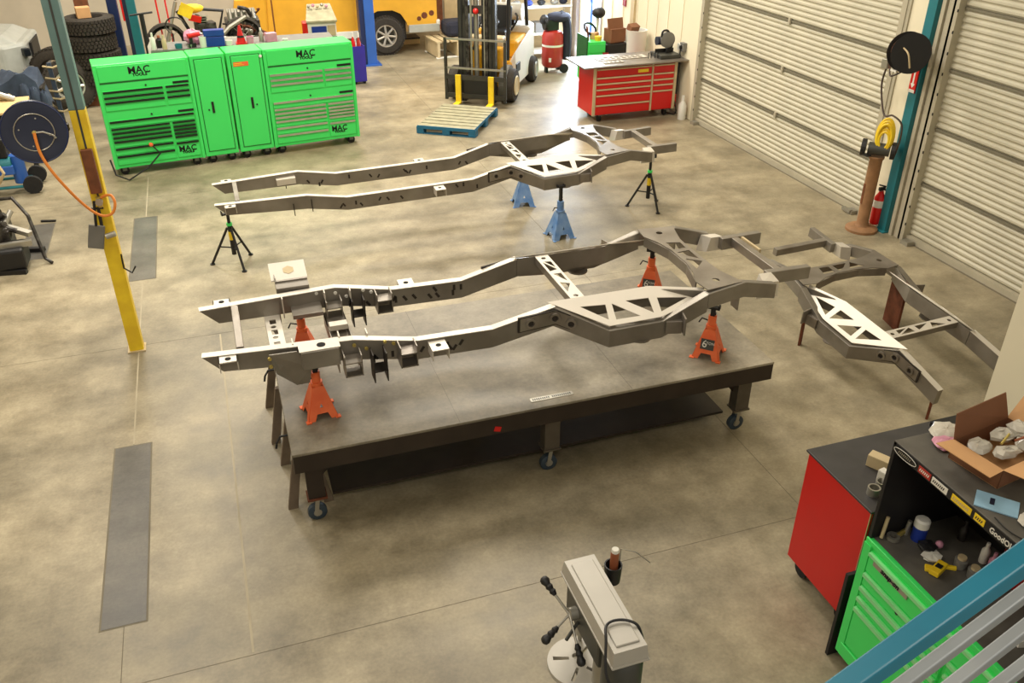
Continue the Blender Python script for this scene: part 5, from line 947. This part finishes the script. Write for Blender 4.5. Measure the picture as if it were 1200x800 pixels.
# ================= STAIR RAILING =================
t = thing('stair_railing', 'teal and grey metal stair railing crossing the lower right corner', 'railing', (0, 0, 0))
def bar(x0, z0, x1, z1, wd, m_, nm):
    d = Vector((x1-x0, 0, z1-z0)); L_ = d.length; d.normalize(); e = .25
    a = Vector((x0, .87, z0))-d*e; b = Vector((x1, .87, z1))+d*e*3
    n_ = Vector((-d.z, 0, d.x))*wd/2; yv = Vector((0, wd/2, 0))
    part(nm, MB().hexa([a-n_-yv, b-n_-yv, b-n_+yv, a-n_+yv, a+n_-yv, b+n_-yv, b+n_+yv, a+n_+yv]), m_, t, .004)
bar(1.01, 2.85, 1.35, 3.07, .045, 'railteal', 'top_rail')
bar(1.15, 2.79, 1.39, 2.96, .027, 'railgrey', 'lower_bar'); bar(1.30, 2.735, 1.44, 2.845, .027, 'railgrey', 'lower_bar'); bar(1.42, 2.655, 1.49, 2.71, .027, 'railgrey', 'lower_bar')
part('end_post', MB().box(2.04, .85, 2.2, 2.09, .89, 3.58), 'railteal', t)

# ================= DRILL PRESS =================
d = thing('drill_press', 'grey drill press with black three-arm feed handle in the foreground', 'drill press', (1.217, 2.36, 0), 0)
cv = MB(); 
cv.hexa([(-.080, -.27, 1.415), (.080, -.27, 1.415), (.080, .285, 1.415), (-.080, .285, 1.415), (-.072, -.26, 1.485), (.072, -.26, 1.485), (.072, .275, 1.485), (-.072, .275, 1.485)])
part('belt_cover', cv, 'casting', d, .015, True); part('cover_ridge', MB().box(-.052, -.235, 1.483, .052, .245, 1.492), 'casting', d, .006)
part('cover_rim', MB().box(-.084, -.275, 1.405, .084, .290, 1.417), 'casting', d, .004)
part('motor', MB().ring([(0, .085), (.2, .085), (.22, .07)], (0, -.20, 1.18), (0, 0, 1), 24), 'castdark', d, smooth=True); part('head_casting', MB().box(-.06, -.10, 1.2, .06, .27, 1.405), 'castdark', d, .015); part('column', MB().cyl((0, -.02, 0), (0, -.02, 1.25), .04, n=20), 'zinc', d, 0, True)
part('spindle', MB().ring([(0, .01), (.05, .014), (.05, .028), (.12, .03), (.2, .03)], (0, .22, 1.02), (0, 0, 1), 16), 'zinc', d, smooth=True); part('base', MB().box(-.2, -.2, 0, .2, .42, .04), 'castdark', d, .01)
hb = Vector((-.095, .14, 1.30)); part('feed_hub', MB().cyl(hb, hb+Vector((.06, 0, 0)), .03), 'zinc', d, 0, True)
for (dx, dy, dz) in ((-.045, .09, .065), (-.07, -.02, -.045), (.0, -.11, -.10)):
    v_ = Vector((dx, dy, dz)); hd = part('feed_handle', MB().cyl(hb, hb+v_, .006), 'zinc', d); part('handle_grip', MB().ring([(0, .008), (.02, .016), (.03, .012), (.045, .018), (.055, .014), (.075, .022), (.09, .018), (.097, .008)], hb+v_*.85, v_, 12), 'black', hd, smooth=True)
part('lever', MB().cyl((-.06, .12, 1.26), (-.14, .06, 1.24), .008), 'castdark', d)
me = plate_mesh('work_table', circ(0, 0, .14, 36), [circ(-.0, .03, .016), [(-.10, .06), (-.03, .035), (-.035, .02), (-.105, .04)], [(-.07, -.09), (-.02, -.03), (-.01, -.04), (-.055, -.10)], [(.09, .08), (.03, .04), (.04, .03), (.10, .065)], [(.08, -.10), (.03, -.04), (.02, -.05), (.065, -.11)]], .025)
me.transform(Matrix.Translation((-.055, .11, .99))); link('work_table', me, M['casting'], d); part('table_arm', MB().box(-.05, 0, .90, .05, .15, .98), 'castdark', d)
tag(part('electric_cord', MB().tube(smooth([(1.16, 2.03, 1.28), (1.11, 2.08, 1.38), (1.135, 2.16, 1.495), (1.17, 2.23, 1.505), (1.235, 2.235, 1.505), (1.29, 2.20, 1.495), (1.305, 2.165, 1.44)]), .006), 'hutch', None, 0, True), 'black power cord looped over the drill press cover', 'cord')
t = thing('oil_cup', 'black cup holding a brown-handled brush behind the drill press', 'cup', (1.385, 2.625, 1.30))
part('cup_wall', MB().ring([(0, .036), (.10, .042), (.10, .036), (.01, .03)], (0, 0, 0), (0, 0, 1), 20), 'hutch', t, smooth=True); part('bracket', MB().cbox((-.07, -.07, .03), (.16, .02, .02), .75), 'black', t)
t = thing('brush', 'brown-handled brush standing in the black cup with a wire', 'brush', (1.39, 2.63, 1.31)); part('brush_handle', MB().ring([(0, .02), (.15, .02), (.16, .017)], (0, 0, 0), (.02, .02, 1), 14), 'copper', t, smooth=True); part('metal_cap', MB().ring([(.155, .018), (.175, .016)], (0, 0, 0), (.02, .02, 1), 14), 'paper', t); part('stiff_wire', MB().tube([(.03, .01, .0), (.035, .01, .16), (.10, -.01, .14), (.17, -.03, .07)], .003), 'zinc', t)
